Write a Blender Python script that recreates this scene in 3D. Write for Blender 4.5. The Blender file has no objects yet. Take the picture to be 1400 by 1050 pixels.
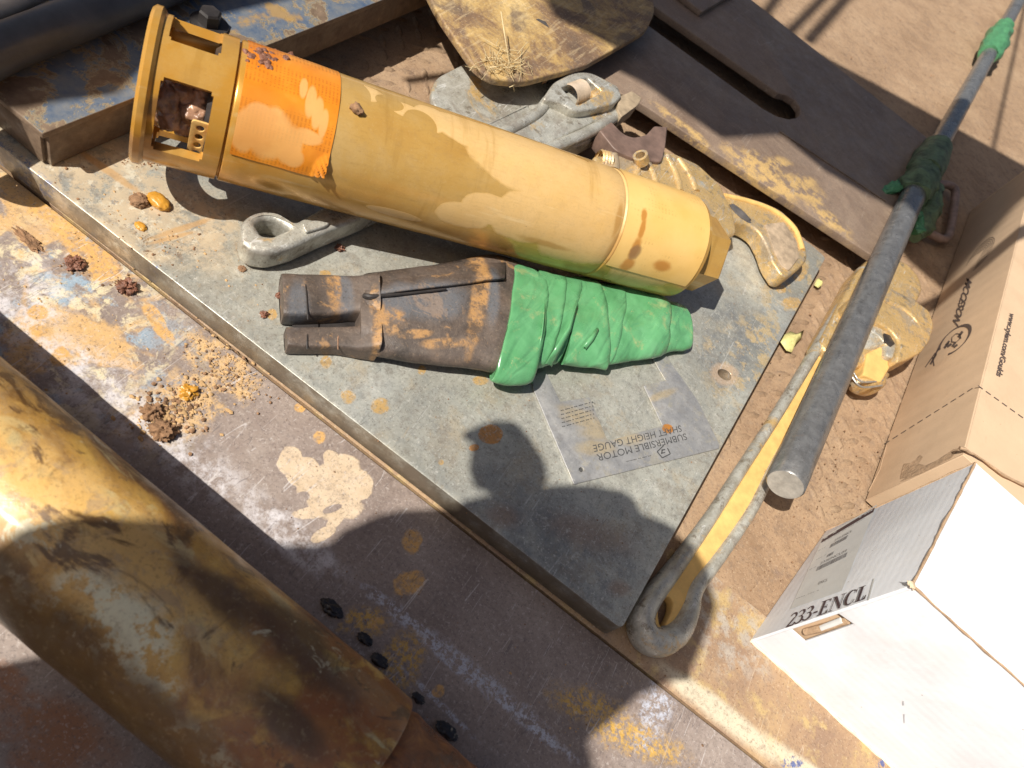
import bpy, bmesh, math, random
import numpy as np
from mathutils import Vector, Matrix, noise as mnoise
random.seed(7); np.random.seed(7)
S = bpy.context.scene; COL = S.collection
# ------------------------------------------------------------------ camera, sky, sun, exposure
H = 0.68                                   # camera height above the truck deck (m)
FPX = 1010.0; TH = math.radians(39.4)
n2 = np.array([.64, -.768]); n2 /= np.linalg.norm(n2)
m2 = np.array([-n2[1], n2[0]])
FWD = np.array([0, math.sin(TH), -math.cos(TH)]); UP0 = np.array([0, math.cos(TH), math.sin(TH)]); RT0 = np.array([1., 0, 0])
CAMP = np.array([0, 0, H])
cam_d = bpy.data.cameras.new('camera'); cam = bpy.data.objects.new('camera', cam_d); COL.objects.link(cam)
XA = UP0*n2[0] + RT0*m2[0]                  # image right in world
YA = -(UP0*n2[1] + RT0*m2[1])               # image up in world
cam.matrix_world = Matrix(((XA[0], YA[0], -FWD[0], 0), (XA[1], YA[1], -FWD[1], 0), (XA[2], YA[2], -FWD[2], H), (0, 0, 0, 1)))
cam_d.sensor_width = 36; cam_d.lens = FPX/1400*36; cam_d.clip_start = .02; cam_d.clip_end = 500
cam_d.dof.use_dof = True; cam_d.dof.focus_distance = .86; cam_d.dof.aperture_fstop = 7.5
S.camera = cam
def ray(px, py):
    d = np.array([px-700., py-525.]); return FWD + UP0*(d@n2)/FPX + RT0*(d@m2)/FPX
SUN = ray(920, 866); SUN /= np.linalg.norm(SUN)          # direction the light travels
elev = math.asin(-SUN[2]); azim = math.atan2(-SUN[0], -SUN[1])
wd = bpy.data.worlds.new('World'); S.world = wd; wd.use_nodes = True
sky = wd.node_tree.nodes.new('ShaderNodeTexSky'); sky.sky_type = 'NISHITA'; sky.sun_disc = False
sky.sun_elevation = elev; sky.sun_rotation = azim; sky.air_density = .8; sky.dust_density = 4.0
bg = wd.node_tree.nodes['Background']; bg.inputs[1].default_value = .052
wd.node_tree.links.new(sky.outputs[0], bg.inputs[0])
sl = bpy.data.lights.new('sun', 'SUN'); sl.energy = 5.0; sl.angle = math.radians(.55); sl.color = (1, .955, .88)
so = bpy.data.objects.new('sun', sl); COL.objects.link(so); so.location = (-1, -2, 4)
so.rotation_euler = Vector(SUN).to_track_quat('-Z', 'Y').to_euler()
S.view_settings.view_transform = 'Standard'; S.view_settings.look = 'None'
S.view_settings.exposure = 0.38; S.view_settings.gamma = 1; S.view_settings.use_curve_mapping = False
S.render.engine = 'CYCLES'; S.cycles.max_bounces = 6

# ------------------------------------------------------------------ geometry helpers
def W(px, py, z=0.):
    r = ray(px, py); return Vector(CAMP + r*((z-H)/r[2]))
def FP(px, py, p0, n):                       # where the sight line meets a given plane
    r = Vector(ray(px, py)); c = Vector(CAMP); return c + r*((p0-c).dot(n)/r.dot(n))
def PR(p):
    q = np.array(p)-CAMP; zc = q@FWD; return np.array([700, 525]) + (n2*(q@UP0)+m2*(q@RT0))*FPX/zc
def link(o, parent=None):
    COL.objects.link(o)
    if parent is not None:
        o.parent = parent; o.matrix_parent_inverse = parent_inv(parent)
    return o
def parent_inv(p):
    m = Matrix.LocRotScale(p.location, p.rotation_euler, p.scale)
    if p.parent is not None: m = Matrix.LocRotScale(p.parent.location, p.parent.rotation_euler, p.parent.scale) @ (p.matrix_parent_inverse @ m)
    return m.inverted()
def mob(name, verts, faces, mat, parent=None, smooth=True, ang=35, local=False):
    me = bpy.data.meshes.new(name); me.from_pydata([tuple(v) for v in verts], [], faces); me.update()
    return mfin(name, me, mat, parent, smooth, ang, local)
def mfin(name, me, mat, parent=None, smooth=True, ang=35, local=False):
    bm = bmesh.new(); bm.from_mesh(me); bmesh.ops.recalc_face_normals(bm, faces=bm.faces); bm.to_mesh(me); bm.free()
    if smooth:
        me.shade_smooth(); me.set_sharp_from_angle(angle=math.radians(ang))
    me.materials.clear(); me.materials.append(mat)
    o = bpy.data.objects.new(name, me)
    if local: COL.objects.link(o); o.parent = parent
    else: link(o, parent)
    return o
def thing(name, label, cat, loc, group=None, rot=(0, 0, 0)):
    o = bpy.data.objects.new(name, None); COL.objects.link(o); o.location = loc; o.rotation_euler = rot
    o.empty_display_size = .05
    o['label'] = label; o['category'] = cat
    if group: o['group'] = group
    return o
def tag(o, label, cat, group=None):
    o['label'] = label; o['category'] = cat
    if group: o['group'] = group
    return o
def curve_mesh(outline, holes, z0, z1, bevel, res=2):
    cu = bpy.data.curves.new('c', 'CURVE'); cu.dimensions = '2D'; cu.fill_mode = 'BOTH'
    for pts in [outline]+list(holes):
        sp = cu.splines.new('POLY'); sp.points.add(len(pts)-1); sp.use_cyclic_u = True
        for i, p in enumerate(pts): sp.points[i].co = (p[0], p[1], 0, 1)
    h = (z1-z0)/2; cu.extrude = max(h-bevel, 1e-5); cu.bevel_depth = bevel; cu.bevel_resolution = res; cu.offset = -bevel
    o = bpy.data.objects.new('c', cu); COL.objects.link(o)
    dg = bpy.context.evaluated_depsgraph_get(); me = bpy.data.meshes.new_from_object(o.evaluated_get(dg))
    bpy.data.objects.remove(o); bpy.data.curves.remove(cu)
    me.transform(Matrix.Translation((0, 0, (z0+z1)/2)))
    bm = bmesh.new(); bm.from_mesh(me); bmesh.ops.remove_doubles(bm, verts=bm.verts, dist=1e-5); bm.to_mesh(me); bm.free()
    return me
def rounded(pts, r, k=5):
    out = []; n = len(pts); P = [Vector((p[0], p[1])) for p in pts]
    for i in range(n):
        a, b, c = P[i-1], P[i], P[(i+1) % n]
        u = (a-b); v = (c-b); rr = min(r[i] if isinstance(r, (list, tuple)) else r, u.length*.45, v.length*.45)
        if rr < 1e-5: out.append(b); continue
        p, q = b+u.normalized()*rr, b+v.normalized()*rr
        for j in range(k+1):
            t = j/k; out.append((1-t)**2*p + 2*t*(1-t)*b + t*t*q)
    return out
def plate(name, px, z0, z1, mat, parent=None, holes=(), r=0., bevel=.001, ang=35, res=2, world=False):
    f = (lambda q: Vector(q[:2])) if world else (lambda q: W(q[0], q[1], z1).xy)
    out = rounded([f(q) for q in px], r)
    hs = [rounded([f(q) for q in h], hr) for h, hr in holes]
    return mfin(name, curve_mesh(out, hs, z0, z1, bevel, res), mat, parent, True, ang)
def tube_data(path, rad, seg=16, closed=False, cap=True, flat=1., up=None):
    P = [Vector(p) for p in path]; n = len(P); R = rad if isinstance(rad, (list, tuple)) else [rad]*n
    V = []; F = []; N = None
    for i in range(n):
        if closed: t = (P[(i+1) % n]-P[i-1]).normalized()
        else: t = (P[min(i+1, n-1)]-P[max(i-1, 0)]).normalized()
        if up is not None: N = (Vector(up)-t*t.dot(Vector(up))).normalized()
        elif N is None:
            N = t.orthogonal().normalized()
        else: N = (N-t*N.dot(t)).normalized()
        B = t.cross(N)
        for k in range(seg):
            a = 2*math.pi*k/seg; V.append(P[i]+(N*math.cos(a)*flat+B*math.sin(a))*R[i])
    m = n if closed else n-1
    for i in range(m):
        j = (i+1) % n
        for k in range(seg): F.append((i*seg+k, i*seg+(k+1) % seg, j*seg+(k+1) % seg, j*seg+k))
    if cap and not closed: F += [tuple(range(seg))[::-1], tuple(range((n-1)*seg, n*seg))]
    return V, F
def tube(name, path, rad, mat, parent=None, seg=16, closed=False, flat=1., up=None, ang=40):
    V, F = tube_data(path, rad, seg, closed, True, flat, up); return mob(name, V, F, mat, parent, True, ang)
def smooth_path(pts, k=6, closed=False):
    P = [Vector(p) for p in pts]; n = len(P); out = []
    for i in range(n if closed else n-1):
        if closed: a, b, c, d = P[i-1], P[i], P[(i+1) % n], P[(i+2) % n]
        else: a, b, c, d = P[max(i-1, 0)], P[i], P[i+1], P[min(i+2, n-1)]
        for j in range(k):
            t = j/k; out.append(.5*((2*b)+(c-a)*t+(2*a-5*b+4*c-d)*t*t+(3*b-a-3*c+d)*t**3))
    if not closed: out.append(P[-1])
    return out
def merge(parts):
    V = []; F = []
    for v, f in parts:
        o = len(V); V += list(v); F += [tuple(i+o for i in q) for q in f]
    return V, F
def box_data(c, ux, uy, uz):
    c, ux, uy, uz = map(Vector, (c, ux, uy, uz)); V = [c+ux*a+uy*b+uz*d for d in (-1, 1) for b in (-1, 1) for a in (-1, 1)]
    return V, [(0, 2, 3, 1), (4, 5, 7, 6), (0, 1, 5, 4), (2, 6, 7, 3), (0, 4, 6, 2), (1, 3, 7, 5)]
def loft(name, st, mat, parent=None, seg=28, ex=2.3, sub=6, wob=0., wf=40., ang=50, floor=None):
    """st: (px1,py1,px2,py2,zc,hh) silhouettes of successive sections, interpolated smoothly"""
    A = []; B = []; HH = []
    for (a, b, c, d, zc, hh) in st:
        A.append(W(a, b, zc)); B.append(W(c, d, zc)); HH.append(Vector((hh, 0, 0)))
    A = smooth_path(A, sub); B = smooth_path(B, sub); HH = smooth_path(HH, sub)
    V = []; F = []; n = len(A)
    for i in range(n):
        c = (A[i]+B[i])/2; e = (A[i]-B[i])/2; h = HH[i].x
        for k in range(seg):
            a = 2*math.pi*k/seg; ca, sa = math.cos(a), math.sin(a)
            x = math.copysign(abs(ca)**(2/ex), ca); y = math.copysign(abs(sa)**(2/ex), sa)
            p = c+e*x+Vector((0, 0, h*y))
            if wob: 
                q = p*wf; p = p + Vector(mnoise.noise_vector(q))*wob + Vector(mnoise.noise_vector(q*2.7))*wob*.4
            if floor is not None and p.z < floor: p.z = floor
            V.append(p)
    for i in range(n-1):
        for k in range(seg): F.append((i*seg+k, i*seg+(k+1) % seg, (i+1)*seg+(k+1) % seg, (i+1)*seg+k))
    F += [tuple(range(seg))[::-1], tuple(range((n-1)*seg, n*seg))]
    return mob(name, V, F, mat, parent, True, ang)
def lathe(prof, seg=96):                      # profile (x, r) about the local X axis
    V = []; F = []
    for x, r in prof:
        for k in range(seg):
            a = 2*math.pi*k/seg; V.append(Vector((x, -r*math.sin(a), r*math.cos(a))))
    for i in range(len(prof)-1):
        for k in range(seg): F.append((i*seg+k, i*seg+(k+1) % seg, (i+1)*seg+(k+1) % seg, (i+1)*seg+k))
    return V, F
def ico(c, r, sub, amp, freq, sc=(1, 1, 1), seed=0.):
    bm = bmesh.new(); bmesh.ops.create_icosphere(bm, subdivisions=sub, radius=1)
    V = []
    for v in bm.verts:
        d = v.co.normalized(); q = d*freq+Vector((seed*7.3, seed*3.1, seed))
        k = 1+amp*(mnoise.noise(q)+.5*mnoise.noise(q*2.3)+.3*mnoise.noise(q*4.9))
        V.append(Vector((d.x*sc[0], d.y*sc[1], d.z*sc[2]))*r*k+Vector(c))
    F = [tuple(v.index for v in f.verts) for f in bm.faces]; bm.free(); return V, F
def text_mesh(body, off=.0):
    cu = bpy.data.curves.new('t', 'FONT'); cu.body = body; cu.resolution_u = 3; cu.offset = off
    o = bpy.data.objects.new('t', cu); COL.objects.link(o)
    dg = bpy.context.evaluated_depsgraph_get(); me = bpy.data.meshes.new_from_object(o.evaluated_get(dg))
    bpy.data.objects.remove(o); bpy.data.curves.remove(cu); return me
def fit_print(name, me, p0, p1, p2, mat, parent, lift=.0004, n=None):
    """lay flat lettering on a surface: p0-p1 baseline, p2 top of the first letter"""
    xs = [v.co.x for v in me.vertices]; ys = [v.co.y for v in me.vertices]
    x0, x1, y0, y1 = min(xs), max(xs), 0., max(ys)
    ex = (p1-p0)/(x1-x0); ey = (p2-p0)/(y1-y0); nn = ex.cross(ey).normalized()
    if n is not None and nn.dot(n) < 0: nn = -nn
    for v in me.vertices:
        v.co = p0+ex*(v.co.x-x0)+ey*(v.co.y-y0)+nn*lift
    return mfin(name, me, mat, parent, False)
def poly_print(name, polys, mat, parent):     # flat printed polygons given as 3D loops
    V = []; F = []
    for p in polys:
        o = len(V); V += p; F.append(tuple(range(o, o+len(p))))
    return mob(name, V, F, mat, parent, False)

# ------------------------------------------------------------------ material helpers
def blob_group():
    g = bpy.data.node_groups.new('blob', 'ShaderNodeTree')
    for nm in ('P', 'C', 'A', 'B', 'D'): g.interface.new_socket(nm, in_out='INPUT', socket_type='NodeSocketVector')
    g.interface.new_socket('R', in_out='OUTPUT', socket_type='NodeSocketFloat')
    gi = g.nodes.new('NodeGroupInput'); go = g.nodes.new('NodeGroupOutput')
    sub = g.nodes.new('ShaderNodeVectorMath'); sub.operation = 'SUBTRACT'; g.links.new(gi.outputs[0], sub.inputs[0]); g.links.new(gi.outputs[1], sub.inputs[1])
    cb = g.nodes.new('ShaderNodeCombineXYZ')
    for i in range(3):
        d = g.nodes.new('ShaderNodeVectorMath'); d.operation = 'DOT_PRODUCT'; g.links.new(sub.outputs[0], d.inputs[0]); g.links.new(gi.outputs[2+i], d.inputs[1])
        g.links.new(d.outputs['Value'], cb.inputs[i])
    ln = g.nodes.new('ShaderNodeVectorMath'); ln.operation = 'LENGTH'; g.links.new(cb.outputs[0], ln.inputs[0]); g.links.new(ln.outputs['Value'], go.inputs[0])
    return g
BLOB = blob_group()
class Mt:
    def __init__(s, name, objco=False):
        s.m = bpy.data.materials.new(name); s.m.use_nodes = True; s.nt = s.m.node_tree; s.b = s.nt.nodes['Principled BSDF']
        if objco: s.P = s.N('ShaderNodeTexCoord').outputs['Object']
        else: s.P = s.N('ShaderNodeNewGeometry').outputs['Position']
    def N(s, t, **k):
        n = s.nt.nodes.new(t)
        for a, v in k.items(): setattr(n, a, v)
        return n
    def L(s, a, b):
        if hasattr(a, 'is_output'): s.nt.links.new(a, b)
        else: b.default_value = a if not (isinstance(a, (tuple, list)) and len(a) == 3 and b.type == 'RGBA') else (*a, 1)
    def noise(s, scale, detail=6, rough=.6, dist=0., vec=None, st=None, rot=None):
        v = vec or s.P
        if st or rot:
            m = s.N('ShaderNodeMapping'); s.L(v, m.inputs[0])
            if st: m.inputs['Scale'].default_value = st
            if rot: m.inputs['Rotation'].default_value = rot
            v = m.outputs[0]
        n = s.N('ShaderNodeTexNoise'); s.L(v, n.inputs['Vector']); n.inputs['Scale'].default_value = scale
        n.inputs['Detail'].default_value = detail; n.inputs['Roughness'].default_value = rough; n.inputs['Distortion'].default_value = dist
        return n.outputs['Fac']
    def vor(s, scale, feature='F1', rand=1., vec=None, out='Distance'):
        n = s.N('ShaderNodeTexVoronoi', feature=feature); s.L(vec or s.P, n.inputs['Vector']); n.inputs['Scale'].default_value = scale
        n.inputs['Randomness'].default_value = rand; return n.outputs[out]
    def math(s, op, a, b=0., c=None):
        n = s.N('ShaderNodeMath', operation=op); s.L(a, n.inputs[0]); s.L(b, n.inputs[1])
        if c is not None: s.L(c, n.inputs[2])
        return n.outputs[0]
    def mr(s, f, a, b, c=0., d=1., sm=True):
        n = s.N('ShaderNodeMapRange'); n.interpolation_type = 'SMOOTHSTEP' if sm else 'LINEAR'
        s.L(f, n.inputs[0])
        for i, v in enumerate((a, b, c, d)): n.inputs[1+i].default_value = v
        return n.outputs[0]
    def mix(s, f, a, b):
        n = s.N('ShaderNodeMix', data_type='RGBA'); s.L(f, n.inputs[0]); s.L(a, n.inputs[6]); s.L(b, n.inputs[7]); return n.outputs[2]
    def ramp(s, f, stops):
        n = s.N('ShaderNodeValToRGB'); e = n.color_ramp.elements; s.L(f, n.inputs[0])
        while len(e) < len(stops): e.new(.5)
        for i, (p, c) in enumerate(stops): e[i].position = p; e[i].color = (*c, 1) if len(c) == 3 else c
        return n.outputs[0]
    def blobs(s, specs, dist=.6, nscale=60, soft=.12, z=0.):
        """specs: ('px',x,y,rx,ry,rot) ellipses lying on plane z, or ('w',C,r) / ('w',C,(rx,ry,rz)); returns mask"""
        cur = None
        for sp in specs:
            n = s.N('ShaderNodeGroup'); n.node_tree = BLOB; s.L(s.P, n.inputs[0])
            if sp[0] == 'w':
                C = sp[1]; r = sp[2]; r = r if isinstance(r, tuple) else (r, r, r)
                n.inputs[1].default_value = tuple(C)
                for i in range(3):
                    v = [0, 0, 0]; v[i] = 1/r[i]; n.inputs[2+i].default_value = v
            else:
                x, y, rx, ry = sp[1:5]; a = math.radians(sp[5] if len(sp) > 5 else 0)
                c = W(x, y, z); e1 = (W(x+rx*math.cos(a), y+rx*math.sin(a), z)-c).xy; e2 = (W(x-ry*math.sin(a), y+ry*math.cos(a), z)-c).xy
                inv = Matrix(((e1.x, e2.x), (e1.y, e2.y))).inverted()
                n.inputs[1].default_value = tuple(c); n.inputs[2].default_value = (inv[0][0], inv[0][1], 0); n.inputs[3].default_value = (inv[1][0], inv[1][1], 0); n.inputs[4].default_value = (0, 0, 0)
            cur = n.outputs[0] if cur is None else s.math('MINIMUM', cur, n.outputs[0])
        ns = s.noise(nscale, 4, .6)
        r = s.math('ADD', cur, s.math('MULTIPLY', s.math('SUBTRACT', ns, .5), dist))
        return s.mr(r, 1-soft, 1+soft, 1, 0)
    def scratches(s, scale=60, n=3, th=.66):
        cur = None
        for i in range(n):
            f = s.noise(scale*.9, 1, .4, 0, None, (1, .05, 1), (0, 0, .35+i*.83+(i % 2)*1.1))
            f = s.mr(s.math('ABSOLUTE', s.math('SUBTRACT', f, .43+.05*i)), .001, .006, 1, 0)
            g = s.mr(s.noise(16+5*i, 3, .6, 0, None, (1, 1, 1), (0, 0, i*1.7)), .55, .60); f = s.math('MULTIPLY', f, g)
            cur = f if cur is None else s.math('MAXIMUM', cur, f)
        return cur
    def grit(s, c, dark=(.12, .09, .07), light=(.6, .54, .45), a=.5, b=.4, sc=330):
        c = s.mix(s.mr(s.noise(sc, 3, .8), .54, .66, 0, a), c, dark)
        c = s.mix(s.mr(s.noise(sc*.8, 3, .8, 0, None, None, (.4, .7, .2)), .56, .68, 0, b), c, light)
        m = s.mr(s.noise(sc*.22, 7, .85), .5, .62, 0, a*.7); return s.mix(m, c, tuple(.5*(x+y) for x, y in zip(dark, (.25, .2, .16))))
    def fin(s, col, rough=.6, metal=0., bump=None, bs=.3, bd=.001, spec=.5, coat=None):
        s.L(col, s.b.inputs['Base Color']); s.L(rough, s.b.inputs['Roughness']); s.L(metal, s.b.inputs['Metallic'])
        s.b.inputs['Specular IOR Level'].default_value = spec
        if coat is not None: s.L(coat, s.b.inputs['Coat Weight']); s.b.inputs['Coat Roughness'].default_value = .12
        if bump is not None:
            n = s.N('ShaderNodeBump'); n.inputs['Strength'].default_value = bs; n.inputs['Distance'].default_value = bd
            s.L(bump, n.inputs['Height']); s.L(n.outputs[0], s.b.inputs['Normal'])
        return s.m
def simple(name, col, rough=.6, metal=0., nscale=80, var=.25, bs=.25, bd=.001, spec=.5, objco=False, coat=None):
    t = Mt(name, objco); f = t.noise(nscale, 8, .65); c = t.ramp(f, [(.3, tuple(x*(1-var) for x in col)), (.7, tuple(min(1, x*(1+var)) for x in col))])
    return t.fin(c, rough, metal, t.noise(nscale*3, 6, .6), bs, bd, spec, coat)

OCH = (.60, .34, .105); CRM = (.66, .56, .36)
# left sheet
def m_sheet():
    t = Mt('weathered_painted_steel')
    c = t.ramp(t.noise(9, 10, .68), [(.3, (.15, .11, .09)), (.5, (.255, .20, .17)), (.72, (.36, .295, .25))])
    c = t.mix(t.mr(t.noise(200, 5, .7), .45, .75, 0, .45), c, (.42, .35, .31))
    c = t.mix(t.mr(t.noise(120, 6, .75), .52, .72, 0, .5), c, (.11, .085, .085))
    # upper-left: old blue and cream paint under mud
    area = t.blobs([('px', 60, 430, 190, 170, 30), ('px', -40, 250, 120, 120)], 1.2, 9, .5)
    c = t.mix(t.math('MULTIPLY', area, t.mr(t.noise(22, 8, .7), .53, .6)), c, (.27, .35, .42))
    c = t.mix(t.math('MULTIPLY', area, t.mr(t.noise(31, 9, .72, .5), .50, .57, 0, .9)), c, CRM)
    c = t.mix(t.math('MULTIPLY', area, t.mr(t.noise(13, 6, .6, .8), .50, .58, 0, .95)), c, (.58, .36, .15))
    # mud film around the clods
    mud = t.blobs([('px', 245, 555, 60, 45, -30), ('px', 300, 500, 60, 30, 40), ('px', 215, 575, 40, 32), ('px', 330, 520, 25, 25)], 1.7, 42, .3)
    c = t.mix(t.math('MULTIPLY', mud, t.mr(t.noise(75, 7, .7), .44, .56)), c, (.56, .37, .18))
    wht = t.blobs([('px', 250, 615, 110, 32, 38), ('px', 130, 520, 110, 40, 38), ('px', 395, 730, 95, 26, 38), ('px', 30, 420, 60, 60)], 1.3, 25, .45)
    c = t.mix(t.math('MULTIPLY', wht, t.mr(t.noise(48, 9, .75), .4, .62, 0, .85)), c, (.62, .59, .6))
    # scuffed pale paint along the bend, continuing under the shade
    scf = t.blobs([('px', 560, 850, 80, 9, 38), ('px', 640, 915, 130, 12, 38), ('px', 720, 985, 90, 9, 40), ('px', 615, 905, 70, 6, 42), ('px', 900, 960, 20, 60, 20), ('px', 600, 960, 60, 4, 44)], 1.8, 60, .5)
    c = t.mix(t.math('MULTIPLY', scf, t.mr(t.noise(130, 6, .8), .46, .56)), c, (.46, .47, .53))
    # ochre splashes
    och = t.blobs([('px', 82, 487, 12, 14), ('px', 52, 427, 15, 11), ('px', 52, 452, 12, 9), ('px', 437, 597, 9, 8), ('px', 563, 740, 13, 18, 10), ('px', 560, 797, 22, 16, -20),
                   ('px', 410, 557, 8, 6), ('px', 515, 852, 10, 9), ('px', 90, 300, 60, 22, 30), ('px', 125, 350, 50, 24, 40), ('px', 215, 440, 36, 10, 55), ('px', 560, 1010, 6, 9), ('px', 600, 945, 9, 9)], 1.1, 85, .16)
    c = t.mix(t.math('MULTIPLY', och, t.mr(t.noise(110, 7, .75), .36, .54, .15, .95)), c, OCH)
    fz = t.blobs([('px', 805, 965, 50, 20, 20), ('px', 870, 1010, 60, 22, 20), ('px', 560, 1012, 30, 18, 60), ('px', 550, 905, 26, 40, 20), ('px', 500, 850, 30, 18)], 1.6, 70, .5)
    c = t.mix(t.math('MULTIPLY', fz, t.mr(t.noise(170, 7, .75), .44, .56)), c, (.55, .33, .07))
    # dried puddle
    pud = t.blobs([('px', 455, 672, 46, 38, 20), ('px', 398, 630, 19, 20), ('px', 418, 640, 20, 18), ('px', 470, 655, 30, 34), ('px', 420, 655, 26, 16, 30), ('px', 456, 632, 12, 18, -35), ('px', 492, 662, 17, 24, -10), ('px', 428, 700, 30, 9, -8), ('px', 462, 707, 8, 22, 40), ('px', 443, 730, 18, 8, -30), ('px', 405, 647, 14, 16)], .75, 48, .06)
    hol = t.blobs([('px', 412, 680, 12, 8, -20), ('px', 455, 695, 14, 5, -20)], .5, 80, .1)
    pudc = t.ramp(t.noise(50, 5, .6), [(.35, (.54, .41, .27)), (.65, (.64, .50, .35))])
    c = t.mix(t.math('MULTIPLY', t.math('MULTIPLY', pud, .93), t.math('SUBTRACT', 1, hol)), c, pudc)
    c = t.mix(t.math('MULTIPLY', t.scratches(45, 4, .62), .55), c, (.62, .58, .56))
    c = t.mix(t.math('MULTIPLY', t.scratches(90, 3, .66), .5), c, (.09, .075, .075))
    spk = t.mr(t.vor(150, rand=1), .05, .10, 1, 0); c = t.mix(t.math('MULTIPLY', spk, t.mr(t.noise(35), .5, .6, 0, .6)), c, (.6, .55, .52))
    rs = t.blobs([('px', 40, 1000, 120, 60, 20), ('px', 20, 930, 60, 20, 38)], 1.4, 20, .4); c = t.mix(t.math('MULTIPLY', rs, t.mr(t.noise(14, 8, .7), .42, .56, 0, .85)), c, (.30, .12, .04))
    c = t.grit(c, (.10, .075, .07), (.58, .52, .47), .55, .4)
    r = t.mr(t.noise(70, 6), .3, .7, .34, .6)
    b = t.math('ADD', t.math('MULTIPLY', t.noise(60, 8, .7), .6), t.math('MULTIPLY', t.math('ADD', pud, mud), .5))
    return t.fin(c, r, 0., b, .45, .0012, .6)
def m_galv():
    t = Mt('dull_galvanised_steel')
    z = .033
    c = t.ramp(t.noise(7, 9, .66, .4), [(.28, (.28, .27, .225)), (.46, (.42, .41, .35)), (.58, (.49, .485, .42)), (.74, (.57, .56, .49))])
    c = t.mix(t.mr(t.noise(55, 9, .75), .48, .66, 0, .55), c, (.27, .28, .26)); c = t.mix(t.mr(t.noise(3.5, 6, .6, .8), .5, .62, 0, .45), c, (.33, .345, .35))
    c = t.mix(t.mr(t.noise(23, 9, .75), .53, .66, 0, .55), c, (.50, .42, .29))
    c = t.mix(t.mr(t.noise(240, 4, .7), .56, .74, 0, .6), c, (.20, .19, .17))
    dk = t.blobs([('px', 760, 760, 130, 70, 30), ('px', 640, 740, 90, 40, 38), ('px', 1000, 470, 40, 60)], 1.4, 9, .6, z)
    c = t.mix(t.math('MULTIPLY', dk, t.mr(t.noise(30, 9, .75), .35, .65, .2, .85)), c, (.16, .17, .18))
    rus = t.blobs([('px', 810, 730, 60, 20, 20), ('px', 690, 705, 22, 14, 20), ('px', 845, 805, 14, 10)], 1.5, 30, .6, z)
    c = t.mix(t.math('MULTIPLY', rus, .5), c, (.30, .17, .10))
    # muddy cream crust at the left end
    a = t.blobs([('px', 215, 275, 120, 60, 30), ('px', 60, 215, 120, 40, 35), ('px', 150, 330, 60, 26, 40), ('px', 260, 330, 80, 14, -20), ('px', 240, 300, 60, 20, -20)], 1.3, 14, .45, z)
    c = t.mix(t.math('MULTIPLY', a, t.mr(t.noise(40, 8, .7), .42, .58)), c, (.62, .50, .34))
    c = t.mix(t.math('MULTIPLY', a, t.mr(t.noise(28, 8, .75, .6), .52, .57)), c, (.70, .62, .46))
    c = t.mix(t.math('MULTIPLY', a, t.mr(t.noise(50, 6, .7, .3), .60, .64)), c, (.24, .13, .06))
    d = t.blobs([('px', 1050, 490, 70, 60, 0), ('px', 1090, 400, 40, 50)], 1.6, 16, .5, z)
    c = t.mix(t.math('MULTIPLY', d, t.mr(t.noise(45, 6, .65), .5, .58, 0, .8)), c, (.60, .44, .22))
    och = t.blobs([('px', 476, 542, 9.5, 9), ('px', 520, 555, 12.5, 11), ('px', 445, 495, 8, 8), ('px', 577, 506, 5.5, 6), ('px', 657, 520, 10, 6), ('px', 444, 374, 8, 5), ('px', 1082, 414, 12, 8), ('px', 1068, 395, 7, 6), ('px', 1095, 372, 8, 14, 30), ('px', 603, 632, 4, 4), ('px', 1012, 580, 4, 14, 20), ('px', 1008, 665, 6, 14, -40), ('px', 372, 430, 7, 7)], .95, 95, .16, z)
    c = t.mix(t.math('MULTIPLY', och, t.mr(t.noise(130, 6, .75), .34, .55, .3, .95)), c, (.64, .40, .14))
    oc2 = t.blobs([('px', 671, 594, 16.5, 13.5), ('px', 648, 612, 7, 4.5, -10)], .3, 90, .07, z)
    c = t.mix(t.math('MULTIPLY', oc2, .9), c, (.62, .28, .07))
    hl = t.blobs([('px', 991, 512, 19, 15, 20)], .4, 70, .2, z); c = t.mix(t.math('MULTIPLY', hl, .8), c, (.58, .42, .28))
    blu = t.blobs([('px', 228, 392, 22, 7, 52), ('px', 240, 400, 14, 5, 50), ('px', 30, 225, 60, 9, 38), ('px', 210, 365, 10, 5, 50)], 1.0, 70, .4, z)
    c = t.mix(t.math('MULTIPLY', blu, t.mr(t.noise(130, 6, .75), .52, .58, 0, .8)), c, (.09, .15, .34))
    c = t.mix(t.math('MULTIPLY', t.scratches(30, 4, .62), .5), c, (.62, .61, .57))
    c = t.mix(t.math('MULTIPLY', t.scratches(70, 3, .65), .45), c, (.16, .155, .14))
    for k, (sc, lo, hi, am, cc) in enumerate(((12, .54, .60, .35, (.36, .30, .22)), (31, .56, .62, .45, (.30, .29, .26)), (70, .57, .64, .5, (.64, .62, .55)), (44, .60, .66, .5, (.52, .40, .25)))):
        c = t.mix(t.mr(t.noise(sc, 9, .78, .3*k, None, (1, 1, 1), (0, 0, k*1.3)), lo, hi, 0, am), c, cc)
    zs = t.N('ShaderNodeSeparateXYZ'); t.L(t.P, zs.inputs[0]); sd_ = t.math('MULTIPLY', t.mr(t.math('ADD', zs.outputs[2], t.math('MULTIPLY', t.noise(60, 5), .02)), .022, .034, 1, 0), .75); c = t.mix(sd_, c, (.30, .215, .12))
    c = t.grit(c, (.15, .135, .11), (.70, .68, .61), .55, .5)
    c = t.mix(t.math('MULTIPLY', a, t.mr(t.noise(36, 9, .76, .3), .46, .53, 0, .85)), c, (.66, .54, .37)); c = t.mix(t.math('MULTIPLY', a, t.mr(t.noise(58, 8, .75), .56, .60, 0, .8)), c, (.76, .70, .55))
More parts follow.
